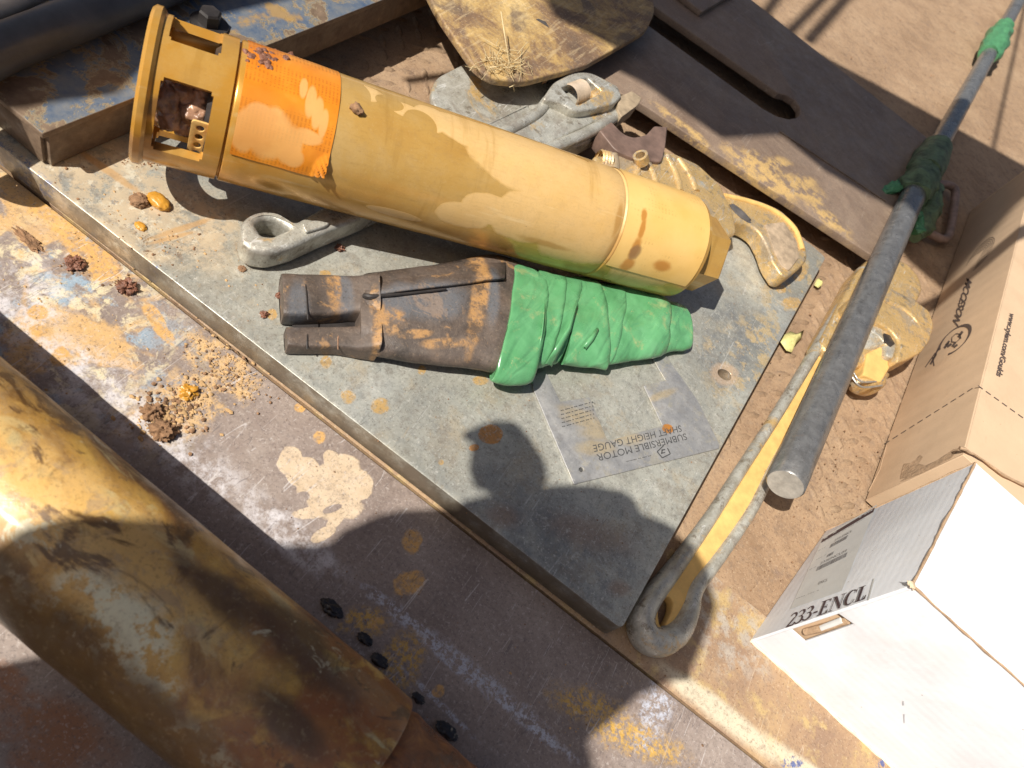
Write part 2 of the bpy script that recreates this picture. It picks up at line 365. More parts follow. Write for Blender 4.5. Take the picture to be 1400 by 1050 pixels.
    c = t.mix(t.math('MULTIPLY', a, t.mr(t.noise(44, 8, .75, 0, None, None, (1, .3, 0)), .58, .62, 0, .8)), c, (.30, .27, .24)); c = t.mix(t.math('MULTIPLY', blu, t.mr(t.noise(90, 7, .75), .5, .56, 0, .8)), c, (.10, .17, .36))
    osm = t.blobs([('px', 250, 312, 46, 4, -18), ('px', 235, 325, 30, 3, -15), ('px', 150, 235, 60, 5, 35)], .9, 60, .4, z); c = t.mix(t.math('MULTIPLY', osm, .7), c, (.66, .40, .17))
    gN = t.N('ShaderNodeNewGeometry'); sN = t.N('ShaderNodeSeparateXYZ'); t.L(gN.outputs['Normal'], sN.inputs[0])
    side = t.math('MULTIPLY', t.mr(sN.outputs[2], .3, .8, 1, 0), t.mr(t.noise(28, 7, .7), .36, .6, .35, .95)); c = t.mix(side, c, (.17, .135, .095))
    r = t.mr(t.noise(40, 6), .3, .7, .28, .52)
    b = t.math('ADD', t.math('MULTIPLY', t.noise(90, 8, .7), .5), t.math('MULTIPLY', a, t.noise(60, 8, .7)))
    return t.fin(c, r, .35, b, .4, .0009, .5)
def m_deck(name='dusty_tread_plate', k=.80):
    t = Mt(name)
    c = t.ramp(t.noise(6, 10, .7, .3), [(.3, (.29*k, .185*k, .11*k)), (.5, (.42*k, .28*k, .17*k)), (.72, (.52*k, .365*k, .23*k))])
    c = t.mix(t.mr(t.noise(60, 8, .75), .48, .68, 0, .6), c, (.24*k, .155*k, .10*k))
    c = t.mix(t.mr(t.noise(160, 6, .75), .55, .7, 0, .55), c, (.55*k, .41*k, .27*k))
    c = t.mix(t.mr(t.noise(16, 8, .7), .6, .7, 0, .6), c, (.22*k, .155*k, .125*k))
    c = t.grit(c, (.15*k, .09*k, .055*k), (.62*k, .46*k, .31*k), .6, .4)
    b = t.math('ADD', t.noise(90, 9, .75), t.math('MULTIPLY', t.noise(18, 5, .6), .7))
    return t.fin(c, .78, 0., b, .6, .0016, .3)
def m_strip():
    t = Mt('worn_bed_edge')
    c = t.ramp(t.noise(8, 10, .7, .3), [(.3, (.22, .14, .10)), (.48, (.34, .22, .13)), (.7, (.45, .30, .155))])
    c = t.mix(t.mr(t.noise(19, 7, .65), .52, .62, 0, .7), c, (.50, .36, .15))
    pale = t.blobs([('px', 985, 975, 105, 13, 38), ('px', 1110, 1062, 90, 12, 38)], .7, 30, .4)
    c = t.mix(t.math('MULTIPLY', pale, .8), c, (.60, .54, .40))
    gry = t.blobs([('px', 1000, 870, 60, 50, 30), ('px', 960, 830, 30, 50)], 1.5, 22, .5); c = t.mix(t.math('MULTIPLY', gry, t.mr(t.noise(60, 8, .7), .45, .6, 0, .75)), c, (.40, .36, .31))
    blu = t.blobs([('px', 1080, 1043, 14, 8), ('px', 1200, 1046, 8, 8)], 1.8, 120, .2); c = t.mix(t.math('MULTIPLY', blu, t.mr(t.noise(140, 5, .7), .45, .55, 0, .9)), c, (.05, .09, .26))
    c = t.mix(t.mr(t.noise(170, 6, .75), .55, .72, 0, .5), c, (.16, .11, .08))
    c = t.mix(t.math('MULTIPLY', t.scratches(60, 4, .62), .5), c, (.6, .5, .38))
    c = t.grit(c, (.15, .09, .055), (.62, .5, .35), .55, .35)
    return t.fin(c, .62, 0., t.noise(70, 9, .75), .45, .0012, .4)
def m_slot():
    t = Mt('dark_brown_flame_cut_steel')
    c = t.ramp(t.noise(7, 9, .66, .5), [(.3, (.15, .10, .07)), (.52, (.225, .16, .115)), (.75, (.32, .24, .17))])
    c = t.mix(t.mr(t.noise(30, 8, .7, 0, None, (1, 5, 1), (0, 0, .6)), .5, .68, 0, .5), c, (.30, .22, .15))
    o = t.blobs([('px', 1040, 240, 60, 24, 30), ('px', 1100, 262, 30, 14, 30), ('px', 1000, 270, 60, 12, 38), ('px', 1130, 300, 40, 8, 38), ('px', 940, 180, 50, 6, 38), ('px', 1095, 255, 20, 12), ('px', 1060, 225, 18, 10)], 1.7, 24, .4, .05)
    c = t.mix(t.math('MULTIPLY', o, t.mr(t.noise(45, 8, .7), .42, .55, 0, .9)), c, (.52, .34, .13))
    c = t.mix(t.math('MULTIPLY', t.scratches(50, 3, .62), .4), c, (.42, .36, .3))
    c = t.grit(c, (.08, .055, .04), (.42, .34, .26), .5, .3)
    return t.fin(c, t.mr(t.noise(50), .3, .7, .42, .62), 0., t.noise(70, 9, .75), .4, .0012, .5)
def m_beam():
    t = Mt('chipped_blue_paint_on_rusty_steel')
    f = t.noise(17, 10, .74, .4)
    up = t.N('ShaderNodeSeparateXYZ'); g = t.N('ShaderNodeNewGeometry'); t.L(g.outputs['Normal'], up.inputs[0])
    rust = t.ramp(t.noise(70, 8, .75), [(.3, (.10, .065, .04)), (.6, (.19, .13, .085)), (.8, (.34, .25, .14))])
    blue = t.ramp(t.noise(55, 7, .7), [(.3, (.05, .085, .15)), (.5, (.12, .14, .17)), (.75, (.20, .19, .17))])
    topm = t.mr(up.outputs[2], .7, .95)
    m = t.math('MULTIPLY', t.mr(f, .485, .505), topm)
    c = t.mix(m, rust, blue)
    rim = t.math('MULTIPLY', t.mr(f, .455, .485), t.mr(f, .485, .52, 1, 0))
    c = t.mix(t.math('MULTIPLY', t.math('MULTIPLY', rim, topm), .5), c, (.40, .33, .20))
    o = t.mr(t.noise(11, 6, .6), .6, .66, 0, .8); c = t.mix(t.math('MULTIPLY', o, topm), c, (.36, .22, .07))
    return t.fin(c, t.mr(f, .4, .6, .75, .45), 0., t.math('ADD', t.math('MULTIPLY', m, .7), t.noise(90, 8, .7)), .6, .0012, .5)
def m_ochretube():
    t = Mt('muddy_ochre_pipe')
    sx = (.6, 1, 1)
    c = t.ramp(t.noise(15, 9, .62, .9, None, (.55, 1, 1), (0, 0, .1)), [(.36, (.04, .02, .008)), (.44, (.17, .07, .015)), (.51, (.42, .22, .04)), (.60, (.60, .36, .08)), (.74, (.64, .47, .20))])
    c = t.mix(t.mr(t.noise(21, 7, .6, 1.0, None, (.7, 1.4, 1)), .56, .63, 0, .8), c, (.52, .44, .22))
    xs = t.N('ShaderNodeSeparateXYZ'); t.L(t.P, xs.inputs[0])
    red = t.math('MULTIPLY', t.mr(t.math('ADD', xs.outputs[0], t.math('MULTIPLY', t.noise(22, 5), .16)), .02, .1), t.mr(t.noise(17, 6, .6, 1.), .42, .5))
    c = t.mix(t.math('MULTIPLY', red, .85), c, (.26, .085, .02))
    c = t.mix(t.mr(t.noise(27, 10, .75, .9), .57, .64, 0, .9), c, (.085, .045, .02))
    c = t.mix(t.mr(t.noise(34, 8, .7, .4), .68, .72, 0, .8), c, (.60, .55, .38))
    br = t.blobs([('w', (-.33, .10, .12), (.16, .05, .1)), ('w', (-.17, .115, .13), (.14, .035, .1)), ('w', (-.42, .14, .1), (.14, .04, .1))], 1.3, 14, .5)
    c = t.mix(t.math('MULTIPLY', br, t.mr(t.noise(26, 8, .7, .8), .34, .50, .25, .92)), c, (.66, .40, .13)); c = t.mix(t.math('MULTIPLY', br, t.mr(t.noise(40, 9, .75, .6), .52, .60, 0, .6)), c, (.36, .25, .15))
    cr = t.blobs([('w', (-.10, .085, .13), (.05, .022, .06)), ('w', (.00, .055, .11), (.045, .016, .06)), ('w', (-.17, .06, .12), (.05, .014, .06))], 1.6, 30, .35)
    c = t.mix(t.math('MULTIPLY', cr, t.mr(t.noise(45, 8, .7), .46, .54, 0, .95)), c, (.68, .64, .44))
    dk = t.blobs([('w', (.0, .15, .11), (.05, .02, .1)), ('w', (-.06, .14, .12), (.035, .012, .1)), ('w', (-.30, .060, .11), (.3, .020, .08)), ('w', (-.2, .045, .09), (.3, .02, .08)), ('w', (.03, .105, .13), (.03, .012, .1)), ('w', (-.12, .04, .09), (.12, .014, .06))], 1.6, 32, .45)
    c = t.mix(t.math('MULTIPLY', dk, .85), c, (.075, .035, .012))
    fl = t.mr(t.noise(19, 9, .66, .9, None, (.6, 1, 1)), .56, .62, 0, .85); c = t.mix(fl, c, (.09, .04, .014)); fl2 = t.mr(t.noise(30, 9, .7, .7), .62, .66, 0, .75); c = t.mix(fl2, c, (.55, .50, .34))
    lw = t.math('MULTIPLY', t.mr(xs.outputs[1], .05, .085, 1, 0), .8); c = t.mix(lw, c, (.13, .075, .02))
    c = t.grit(c, (.14, .07, .02), (.62, .48, .26), .35, .2, 260)
    r = t.mr(t.noise(30, 6, .6), .4, .62, .32, .58)
    return t.fin(c, r, 0., t.math('ADD', t.noise(35, 9, .7), t.math('MULTIPLY', t.noise(150, 5, .7), .25)), .45, .002, .6, .08)
def m_alu(name='cast_aluminium', mud=.35, off=0.):
    t = Mt(name)
    c = t.ramp(t.noise(26, 9, .7, .3), [(.3, (.33, .305, .245)), (.5, (.49, .475, .41)), (.75, (.62, .61, .55))])
    c = t.mix(t.mr(t.noise(14+off, 8, .68, .5), .62-mud*.35, .70-mud*.3, 0, .85), c, (.64, .405, .13))
    c = t.mix(t.mr(t.noise(17, 9, .75, .8), .53, .58, 0, .6), c, (.34, .30, .25))
    c = t.mix(t.mr(t.noise(45, 8, .7), .57, .64, 0, .75), c, (.17, .135, .09))
    c = t.mix(t.mr(t.noise(180, 5, .75), .58, .72, 0, .6), c, (.64, .64, .62))
    c = t.grit(c, (.17, .13, .09), (.70, .67, .60), .4, .35); c = t.mix(t.math('MULTIPLY', t.scratches(80, 5), .7), c, (.78, .77, .73)); c = t.mix(t.mr(t.noise(95, 6, .75), .62, .66, 0, .7), c, (.15, .12, .09))
    r = t.mr(t.noise(40, 6), .35, .65, .24, .5)
    return t.fin(c, r, .4, t.math('ADD', t.noise(120, 8, .75), t.math('MULTIPLY', t.noise(30, 6, .65), 1.2)), .6, .0016, .5)
def m_pump():
    t = Mt('mud_filmed_brass_coloured_steel', True)
    xs = t.N('ShaderNodeSeparateXYZ'); t.L(t.P, xs.inputs[0])
    wet = t.ramp(t.noise(9, 8, .6, .3), [(.3, (.50, .26, .055)), (.55, (.60, .355, .095)), (.75, (.66, .44, .17))])
    dry = t.ramp(t.noise(12, 7, .6), [(.3, (.60, .385, .15)), (.7, (.67, .45, .205))])
    m = t.blobs(PUMP_DRY, .6, 17, .07)
    w2 = t.blobs(PUMP_WET, .22, 26, .03)
    m = t.math('MULTIPLY', m, t.math('SUBTRACT', 1, w2))
    c = t.mix(t.math('MULTIPLY', m, t.mr(t.noise(30, 7, .7), .3, .6, .6, .88)), wet, dry); c = t.grit(c, (.38, .22, .06), (.72, .54, .28), .2, .15, 420)
    br = t.blobs(PUMP_RUST, 1.2, 50, .45)
    c = t.mix(t.math('MULTIPLY', br, .6), c, (.36, .17, .03))
    st1 = t.mr(t.noise(40, 5, .65, .2, None, (1, .12, .12)), .56, .66, 0, .38); c = t.mix(st1, c, (.40, .22, .05)); st2 = t.mr(t.noise(60, 4, .6, 0, None, (.08, 1, 1)), .60, .66, 0, .35); c = t.mix(st2, c, (.74, .58, .33))
    spk = t.mr(t.vor(95), .03, .055, 1, 0); c = t.mix(t.math('MULTIPLY', spk, t.mr(t.noise(23), .52, .6)), c, (.16, .08, .03))
    c = t.mix(t.mr(t.noise(300, 4, .7, 0, None, (.15, 1, 1)), .5, .75, 0, .22), c, (.34, .20, .06))
    r = t.mix(m, (.24, .24, .24), (.40, .40, .40)); cg = t.math('MULTIPLY', t.mr(xs.outputs[0], .10, .16, 1, 0), t.mr(t.noise(24, 6, .6), .42, .58, .25, .8)); c = t.mix(cg, c, (.56, .265, .03)); gs = t.blobs([('w', phit(190, 200), .022), ('w', phit(205, 235), .02), ('w', phit(215, 150), .012)], 1.6, 45, .4); c = t.mix(t.math('MULTIPLY', gs, .8), c, (.22, .10, .03))
    b = t.math('ADD', t.math('MULTIPLY', m, .25), t.math('MULTIPLY', t.noise(400, 3, .6), .12))
    mt = t.mr(m, 0, 1, .34, .03); return t.fin(c, r, mt, b, .5, .0007, .5)
# ------------------------------------------------------------------ pump frame
PA = W(200, 117.5, .140); PB = W(960, 347.5, .101); PL = (PB-PA).length
pX = (PB-PA).normalized(); pY = Vector((0, 0, 1)).cross(pX).normalized(); pZ = pX.cross(pY)
PR_ = .0678
PM = Matrix(((pX.x, pY.x, pZ.x, PA.x), (pX.y, pY.y, pZ.y, PA.y), (pX.z, pY.z, pZ.z, PA.z), (0, 0, 0, 1)))
PMI = PM.inverted()
def phit(px, py, R=PR_):
    """point of the pump's cylinder seen at a pixel, in the pump's own frame"""
    o = PMI @ Vector(CAMP); d = (PMI.to_3x3() @ Vector(ray(px, py)))
    a = d.y**2+d.z**2; b = 2*(o.y*d.y+o.z*d.z); c = o.y**2+o.z**2-R*R; q = b*b-4*a*c
    t = (-b-math.sqrt(max(q, 0)))/(2*a); return o+d*t
def pang(p): return math.atan2(-p.y, p.z)
def pb(px, py, rx, r2): return ('w', phit(px, py), (rx, r2, r2))
PUMP_DRY = [pb(740, 222, .085, .04), pb(650, 180, .06, .022), pb(810, 300, .075, .06), pb(632, 296, .030, .016), pb(672, 288, .035, .016), pb(720, 300, .04, .03), pb(500, 125, .02, .013), pb(555, 150, .02, .01), pb(590, 160, .02, .02), pb(900, 330, .06, .08), pb(540, 292, .03, .006), pb(860, 260, .05, .06)]
PUMP_WET = [pb(533, 140, .015, .011), pb(574, 172, .019, .021), pb(590, 195, .022, .013), pb(480, 125, .02, .03)]
PUMP_RUST = [pb(838, 340, .006, .02), pb(846, 300, .004, .02), pb(745, 333, .03, .004), pb(700, 345, .05, .006), pb(800, 370, .03, .012)]

# ------------------------------------------------------------------ materials
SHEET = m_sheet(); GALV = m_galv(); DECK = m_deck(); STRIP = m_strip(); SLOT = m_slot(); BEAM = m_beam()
PIPE = m_ochretube(); ALU = m_alu('cast_aluminium', .18); ALUM = m_alu('mud_smeared_aluminium', .95, 3.); PUMP = m_pump()
OCHMUD = simple('dried_ochre_mud', (.64, .40, .13), .85, 0, 60, .16, .4)
def m_rod():
    t = Mt('rubbed_dark_steel')
    c = t.ramp(t.noise(60, 9, .75, .3), [(.3, (.15, .147, .143)), (.5, (.22, .217, .212)), (.7, (.32, .315, .305))])
    c = t.mix(t.mr(t.noise(9, 7, .7), .5, .62, 0, .35), c, (.30, .295, .275)); c = t.mix(t.mr(t.noise(40, 8, .75, 0, None, (1, .3, 1), (0, 0, .1)), .55, .62, 0, .5), c, (.09, .085, .08)); c = t.mix(t.mr(t.noise(26, 6, .7), .64, .70, 0, .5), c, (.30, .18, .10))
    c = t.grit(c, (.09, .085, .08), (.45, .43, .41), .3, .3)
    return t.fin(c, t.mr(t.noise(70, 5), .3, .7, .24, .4), .55, t.noise(120, 5, .6), .15, .0006, .5)
STEEL = m_rod()
RODEND = simple('bright_cut_steel', (.42, .40, .36), .5, .35, 90, .25, .4)
DARK = simple('dark_grey_painted_pipe', (.085, .09, .10), .45, .2, 20, .3)
PALE = simple('pale_dusty_pipe', (.50, .44, .36), .6, 0, 30, .2)
RUST = simple('rusty_brown_steel', (.20, .115, .075), .55, .3, 50, .45, .5)
RUSTL = simple('flaky_rust', (.30, .17, .10), .8, 0, 70, .4, .7, .002)
BLACKISH = simple('black_greasy_steel_and_shade', (.035, .03, .028), .45, .1, 60, .4)  # real greasy steel, and the painted dark of gaps and holes
GREASE = simple('wet_rusty_grease', (.36, .20, .12), .15, 0, 60, .6, .7, .002, .7)
WHITEP = simple('white_plastic', (.72, .70, .66), .4, 0, 30, .05)
CLOD = simple('dry_brown_clay', (.26, .145, .075), .92, 0, 120, .45, .8, .002)
CLODR = simple('damp_red_brown_clay', (.20, .085, .05), .45, 0, 120, .5, .8, .002)
CLODO = simple('wet_ochre_clay', (.50, .24, .03), .35, 0, 60, .2, .5)
OIL = simple('black_oily_drop', (.02, .017, .018), .28, 0, 60, .3, .2)
STRAW = simple('dry_straw', (.62, .49, .27), .7, 0, 60, .2)
LEAF = simple('yellowed_leaf', (.55, .50, .20), .7, 0, 90, .3, .4)
INK = simple('brown_black_ink', (.085, .06, .05), .7, 0, 300, .2)
INKV = simple('dark_violet_ink', (.06, .035, .045), .6, 0, 300, .15)
ENGR = simple('etched_line_and_hole_shade', (.06, .06, .06), .7, 0, 300, .3)
CLOTH = simple('dark_work_cloth', (.07, .08, .10), .9); SKIN = simple('skin', (.35, .2, .13), .6); HAIR = simple('dark_hair', (.02, .015, .01), .7)
BLOCKERP = simple('grey_blocker_paint', (.2, .2, .2), .6)
def m_coup():
    t = Mt('wet_red_brown_rust')
    c = t.ramp(t.noise(40, 9, .72, .6), [(.32, (.06, .025, .012)), (.48, (.22, .075, .02)), (.6, (.36, .15, .04)), (.75, (.45, .28, .12))])
    return t.fin(c, t.mr(t.noise(40), .3, .7, .2, .6), 0., t.noise(60, 9, .75), .8, .003, .6)
def m_label():
    t = Mt('orange_film_label', True)
    xs = t.N('ShaderNodeSeparateXYZ'); t.L(t.P, xs.inputs[0])
    ang = t.math('ARCTAN2', t.math('MULTIPLY', xs.outputs[1], -1), xs.outputs[2])
    c = t.ramp(t.noise(14, 7, .6, .5), [(.3, (.58, .16, .008)), (.6, (.68, .24, .02)), (.8, (.70, .33, .06))])
    # columns of small print
    col = t.math('SINE', t.math('MULTIPLY', ang, 9.5)); col = t.mr(col, -.5, -.35)
    ln = t.math('SINE', t.math('MULTIPLY', xs.outputs[0], 2*math.pi/.0036)); ln = t.mr(ln, .0, .35)
    wn = t.mr(t.noise(700, 2, .5, 0, None, (.05, 1, 1)), .46, .52)
    tx = t.math('MULTIPLY', t.math('MULTIPLY', col, ln), wn)
    c = t.mix(t.math('MULTIPLY', tx, .34), c, (.22, .06, .01))
    dust = t.blobs(LAB_DUST, .8, 26, .16)
    c = t.mix(t.math('MULTIPLY', dust, .72), c, (.66, .36, .11)); rs_ = t.blobs([pb(352, 165, .02, .03), pb(430, 235, .012, .01), pb(400, 160, .012, .01)], 1.6, 40, .5); c = t.mix(t.math('MULTIPLY', rs_, .35), c, (.45, .16, .02))
    r = t.mix(dust, (.22, .22, .22), (.6, .6, .6))
    return t.fin(c, r, 0., t.noise(60, 5, .6), .25, .001, .6, False) if False else t.fin(c, r, 0., t.noise(60, 5, .6), .3, .0012, .6)
LAB_DUST = [pb(368, 185, .020, .024), pb(355, 160, .013, .012), pb(395, 200, .012, .018), pb(420, 187, .014, .007), pb(415, 120, .004, .012), pb(425, 138, .005, .016), pb(434, 155, .005, .016), pb(442, 170, .004, .014), pb(400, 215, .01, .01), pb(335, 180, .012, .02)]
LABEL = m_label()
def m_ylabel():
    t = Mt('yellow_mud_coloured_label', True)
    c = t.ramp(t.noise(16, 6, .6), [(.3, (.66, .40, .11)), (.7, (.74, .48, .17))])
    br = t.blobs([pb(857, 362, .008, .012), pb(868, 340, .006, .014), pb(878, 312, .004, .014), pb(880, 295, .004, .008), pb(905, 363, .012, .008)], .9, 60, .35)
    c = t.mix(t.math('MULTIPLY', br, .8), c, (.40, .15, .015))
    br = t.blobs([pb(868, 345, .007, .010)], .9, 90, .3)
    c = t.mix(t.math('MULTIPLY', br, .8), c, (.22, .12, .05))
    xs = t.N('ShaderNodeSeparateXYZ'); t.L(t.P, xs.inputs[0])
    ln = t.mr(t.math('SINE', t.math('MULTIPLY', xs.outputs[0], 2*math.pi/.005)), .2, .5)
    tx = t.math('MULTIPLY', ln, t.mr(t.noise(300, 2, .5, 0, None, (.1, 1, 1)), .55, .6)); tx = t.math('MULTIPLY', tx, t.mr(t.noise(30, 2), .5, .6))
    c = t.mix(t.math('MULTIPLY', tx, .28), c, (.35, .2, .05))
    wr = t.blobs([pb(972, 345, .004, .02), pb(960, 372, .005, .01)], .9, 120, .3); c = t.mix(t.math('MULTIPLY', wr, .8), c, (.82, .76, .68))
    return t.fin(c, .42, 0., t.noise(60, 5), .2, .001, .5)
YLABEL = m_ylabel()
def m_sleeve():
    t = Mt('rust_stained_black_rubber')
    c = t.ramp(t.noise(22, 9, .68, .5), [(.3, (.045, .036, .03)), (.55, (.105, .078, .062)), (.8, (.20, .145, .105))])
    c = t.mix(t.mr(t.noise(26, 8, .7, .8), .56, .63, 0, .85), c, (.33, .19, .085))
    bl = t.blobs([('px', 470, 400, 12, 30, -8), ('px', 408, 412, 14, 28), ('px', 540, 420, 26, 25), ('px', 590, 420, 40, 26), ('px', 665, 420, 8, 35)], .9, 30, .4, .06)
    c = t.mix(t.math('MULTIPLY', bl, .55), c, (.13, .15, .175))
    oc = t.blobs([('px', 512, 455, 9, 30), ('px', 530, 452, 16, 16), ('px', 643, 430, 11, 60, 8), ('px', 505, 425, 6, 20), ('px', 642, 372, 12, 18), ('px', 560, 470, 20, 5), ('px', 600, 482, 26, 6), ('px', 455, 400, 9, 32, -6)], .9, 55, .3, .05)
    c = t.mix(t.math('MULTIPLY', oc, t.mr(t.noise(50, 8, .75), .42, .56, .1, .9)), c, (.42, .23, .085))
    c = t.grit(c, (.04, .03, .025), (.30, .22, .15), .5, .35)
    return t.fin(c, t.mr(t.noise(45, 5), .3, .7, .35, .7), 0., t.noise(80, 9, .75), .7, .0018, .5)
SLEEVE = m_sleeve()
def m_tape():
    t = Mt('green_pvc_tape')
    _m = t.N('ShaderNodeMapping'); t.L(t.P, _m.inputs[0]); _m.inputs['Scale'].default_value = (1.5, .5, .7); _m.inputs['Rotation'].default_value = (.2, .1, .5); _cv = _m.outputs[0]
    c = t.ramp(t.noise(25, 7, .6, .4), [(.3, (.075, .25, .10)), (.6, (.12, .335, .15)), (.85, (.19, .42, .22))])
    c = t.mix(t.mr(t.noise(30, 9, .75, .5), .54, .64, 0, .6), c, (.33, .36, .16)); c = t.mix(t.mr(t.noise(17, 8, .7, .3), .55, .66, 0, .45), c, (.07, .20, .09))
    c = t.mix(t.mr(t.noise(60, 6, .7, .3), .67, .70, 0, .8), c, (.58, .36, .16))
    return t.fin(c, t.mr(t.noise(30, 5), .35, .65, .16, .36), 0., t.math('ADD', t.math('MULTIPLY', t.noise(26, 2, .5, .8, None, (1.8, .5, 1), (0, 0, .25)), .8), t.math('MULTIPLY', t.mr(t.vor(15, 'DISTANCE_TO_EDGE', 1., _cv), 0, .25), .13)), .75, .006, .6)
TAPE = m_tape()
TAPED = simple('dirty_green_tape', (.09, .135, .07), .6, 0, 40, .75, .8, .004)
TAPEB = simple('green_tape_scrap', (.07, .22, .10), .45, 0, 60, .3, .5, .002)
def m_gauge():
    t = Mt('thin_tinned_steel'); z = .0354
    c = t.ramp(t.noise(30, 8, .65), [(.3, (.33, .33, .335)), (.7, (.45, .44, .42))])
    y = t.blobs([('px', 823, 590, 28, 12, 0), ('px', 800, 575, 35, 10, 25), ('px', 815, 612, 24, 10), ('px', 905, 540, 18, 5, -20), ('px', 790, 568, 20, 8), ('px', 860, 600, 24, 8)], 1.3, 60, .5, z)
    c = t.mix(t.math('MULTIPLY', y, .7), c, (.60, .47, .27))
    o = t.blobs([('px', 913, 586, 8, 6, 20)], .3, 90, .1, z); c = t.mix(o, c, (.60, .24, .04))
    c = t.mix(t.mr(t.noise(40, 8, .75), .55, .62, 0, .6), c, (.50, .46, .36)); c = t.grit(c, (.2, .19, .18), (.6, .59, .57), .4, .4)
    return t.fin(c, t.mr(t.noise(60), .3, .7, .35, .55), .5, t.noise(90, 7, .7), .25, .0006, .5)
GAUGE = m_gauge()
def m_shovel():
    t = Mt('rusty_ochre_blade_steel')
    f = t.noise(9, 10, .72, .6)
    c = t.ramp(f, [(.3, (.10, .065, .045)), (.44, (.20, .12, .065)), (.53, (.42, .27, .10)), (.62, (.56, .39, .16)), (.8, (.62, .48, .28))])
    o = t.mr(t.noise(12, 6, .6, .5), .55, .66, 0, .8); c = t.mix(o, c, (.13, .09, .065))
    hair = t.mr(t.noise(170, 3, .6, 0, None, (1, .10, 1), (0, 0, .5)), .54, .66, 0, .4); c = t.mix(hair, c, (.55, .42, .24)); c = t.grit(c, (.10, .06, .04), (.62, .5, .32), .5, .4)
    return t.fin(c, .6, 0., t.math('ADD', f, t.noise(150, 5, .7)), .5, .001, .5)
SHOV = m_shovel()
def m_card(name, base, rib=True, ribdir=(0, 0, 0), wave=420, wr=.3):
    t = Mt(name)
    c = t.ramp(t.noise(18, 7, .6), [(.3, tuple(x*.93 for x in base)), (.7, tuple(min(.9, x*1.05) for x in base))])
    c = t.mix(t.mr(t.noise(230, 4, .7, 0, None, (1, .25, 1)), .55, .75, 0, .2), c, tuple(x*.7 for x in base))
    c = t.mix(t.mr(t.noise(7, 9, .75, .4), .5, .68, 0, .28), c, tuple(x*y for x, y in zip(base, (.80, .74, .66)))); c = t.mix(t.mr(t.noise(60, 6, .75, 0, None, (1, .2, 1), (.2, .1, .8)), .62, .68, 0, .25), c, tuple(x*.72 for x in base))
    spk = t.mr(t.vor(42), .03, .05, 1, 0); c = t.mix(t.math('MULTIPLY', spk, .5), c, (.25, .17, .1))
    n = t.N('ShaderNodeTexWave'); n.bands_direction = 'X'; mp = t.N('ShaderNodeMapping'); t.L(t.P, mp.inputs[0]); mp.inputs['Rotation'].default_value = ribdir
    t.L(mp.outputs[0], n.inputs[0]); n.inputs['Scale'].default_value = wave/20; n.inputs['Distortion'].default_value = .6; n.inputs['Detail'].default_value = 1; n.inputs['Detail Scale'].default_value = .3
    b = t.math('ADD', t.math('MULTIPLY', n.outputs['Fac'], wr if rib else 0.), t.math('MULTIPLY', t.noise(6, 5, .55), 3.))
    return t.fin(c, .75, 0., b, .6, .0012, .3)
KRAFT = m_card('brown_kraft_cardboard', (.54, .385, .25), True, (0, 0, .7), 300)
KRAFTD = simple('torn_cardboard_edge', (.40, .27, .165), .85, 0, 60, .3, .7, .002)
WHITE = m_card('white_coated_cardboard', (.71, .72, .745), True, (0, 0, 0), 500, .05); WHITE2 = m_card('white_coated_cardboard_front', (.71, .72, .745), True, (0, math.radians(90), 0), 620, .09)
STICK = m_card('off_white_paper_sticker', (.62, .62, .60), False)

# ------------------------------------------------------------------ the truck bed (setting)
g0, g1 = W(0, 225), W(1050, 1050); gd = (g1-g0).xy.normalized(); gd = Vector((gd.x, gd.y, 0)); gn = Vector((-gd.y, gd.x, 0))
GM = (g0+g1)/2
def LT(u, v, z=0.): return GM+gd*u+gn*v+Vector((0, 0, z))    # along the seam, across it
def grid(name, u0, u1, v0, v1, nu, nv, zf, mat, thick=.004):
    V = []; F = []
    for j in range(nv+1):
        for i in range(nu+1):
            u = u0+(u1-u0)*i/nu; v = v0+(v1-v0)*j/nv; V.append(LT(u, v, zf(u, v)))
    m = nu+1
    for j in range(nv):
        for i in range(nu): F.append((j*m+i, j*m+i+1, (j+1)*m+i+1, (j+1)*m+i))
    # skirts give the sheet its thickness
    edge = [j*m+i for j, i in [(0, i) for i in range(m)]+[(j, nu) for j in range(1, nv+1)]+[(nv, i) for i in range(nu-1, -1, -1)]+[(j, 0) for j in range(nv-1, 0, -1)]]
    o = len(V); V += [V[e]-Vector((0, 0, thick)) for e in edge]; k = len(edge)
    for i in range(k): F.append((edge[i], edge[(i+1) % k], o+(i+1) % k, o+i))
    return mob(name, V, F, mat, None, True, 40)
def z_sheet(u, v):
    z = .0009*mnoise.noise(Vector((u*4, v*4, 0)))-.0002
    d = -(v+.125)
    if v < -.125: z -= min((d)**2*1.6, .02)*1.0
    return z-max(0, .006-(-v))*.25
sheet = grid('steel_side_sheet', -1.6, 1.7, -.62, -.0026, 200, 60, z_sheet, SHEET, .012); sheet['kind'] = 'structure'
v1 = (W(975, 788)-GM).dot(gn); v2 = (W(1108, 701)-GM).dot(gn)
def z_strip(u, v): return .0005*mnoise.noise(Vector((u*6, v*6, 3)))+.0025-max(0, .01-v)*.5
strip = grid('bed_edge_strip', -1.6, 1.7, .0012, v1, 120, 10, z_strip, STRIP, .02); strip['kind'] = 'structure'
def z_mid(u, v): return -.001+.0006*mnoise.noise(Vector((u*7, v*7, 5)))
mid = grid('bed_cover_strip', -1.6, 1.7, v1+.0004, v2, 100, 10, z_mid, m_deck('dusty_flat_plate', .86), .012); mid['kind'] = 'structure'
def z_deck(u, v): return -.004+.0016*mnoise.noise(Vector((u*2.5, v*2.5, 8)))
deck = grid('truck_bed_floor', -1.8, 2.6, v2+.0004, 6.2, 110, 160, z_deck, DECK, .02); deck['kind'] = 'structure'
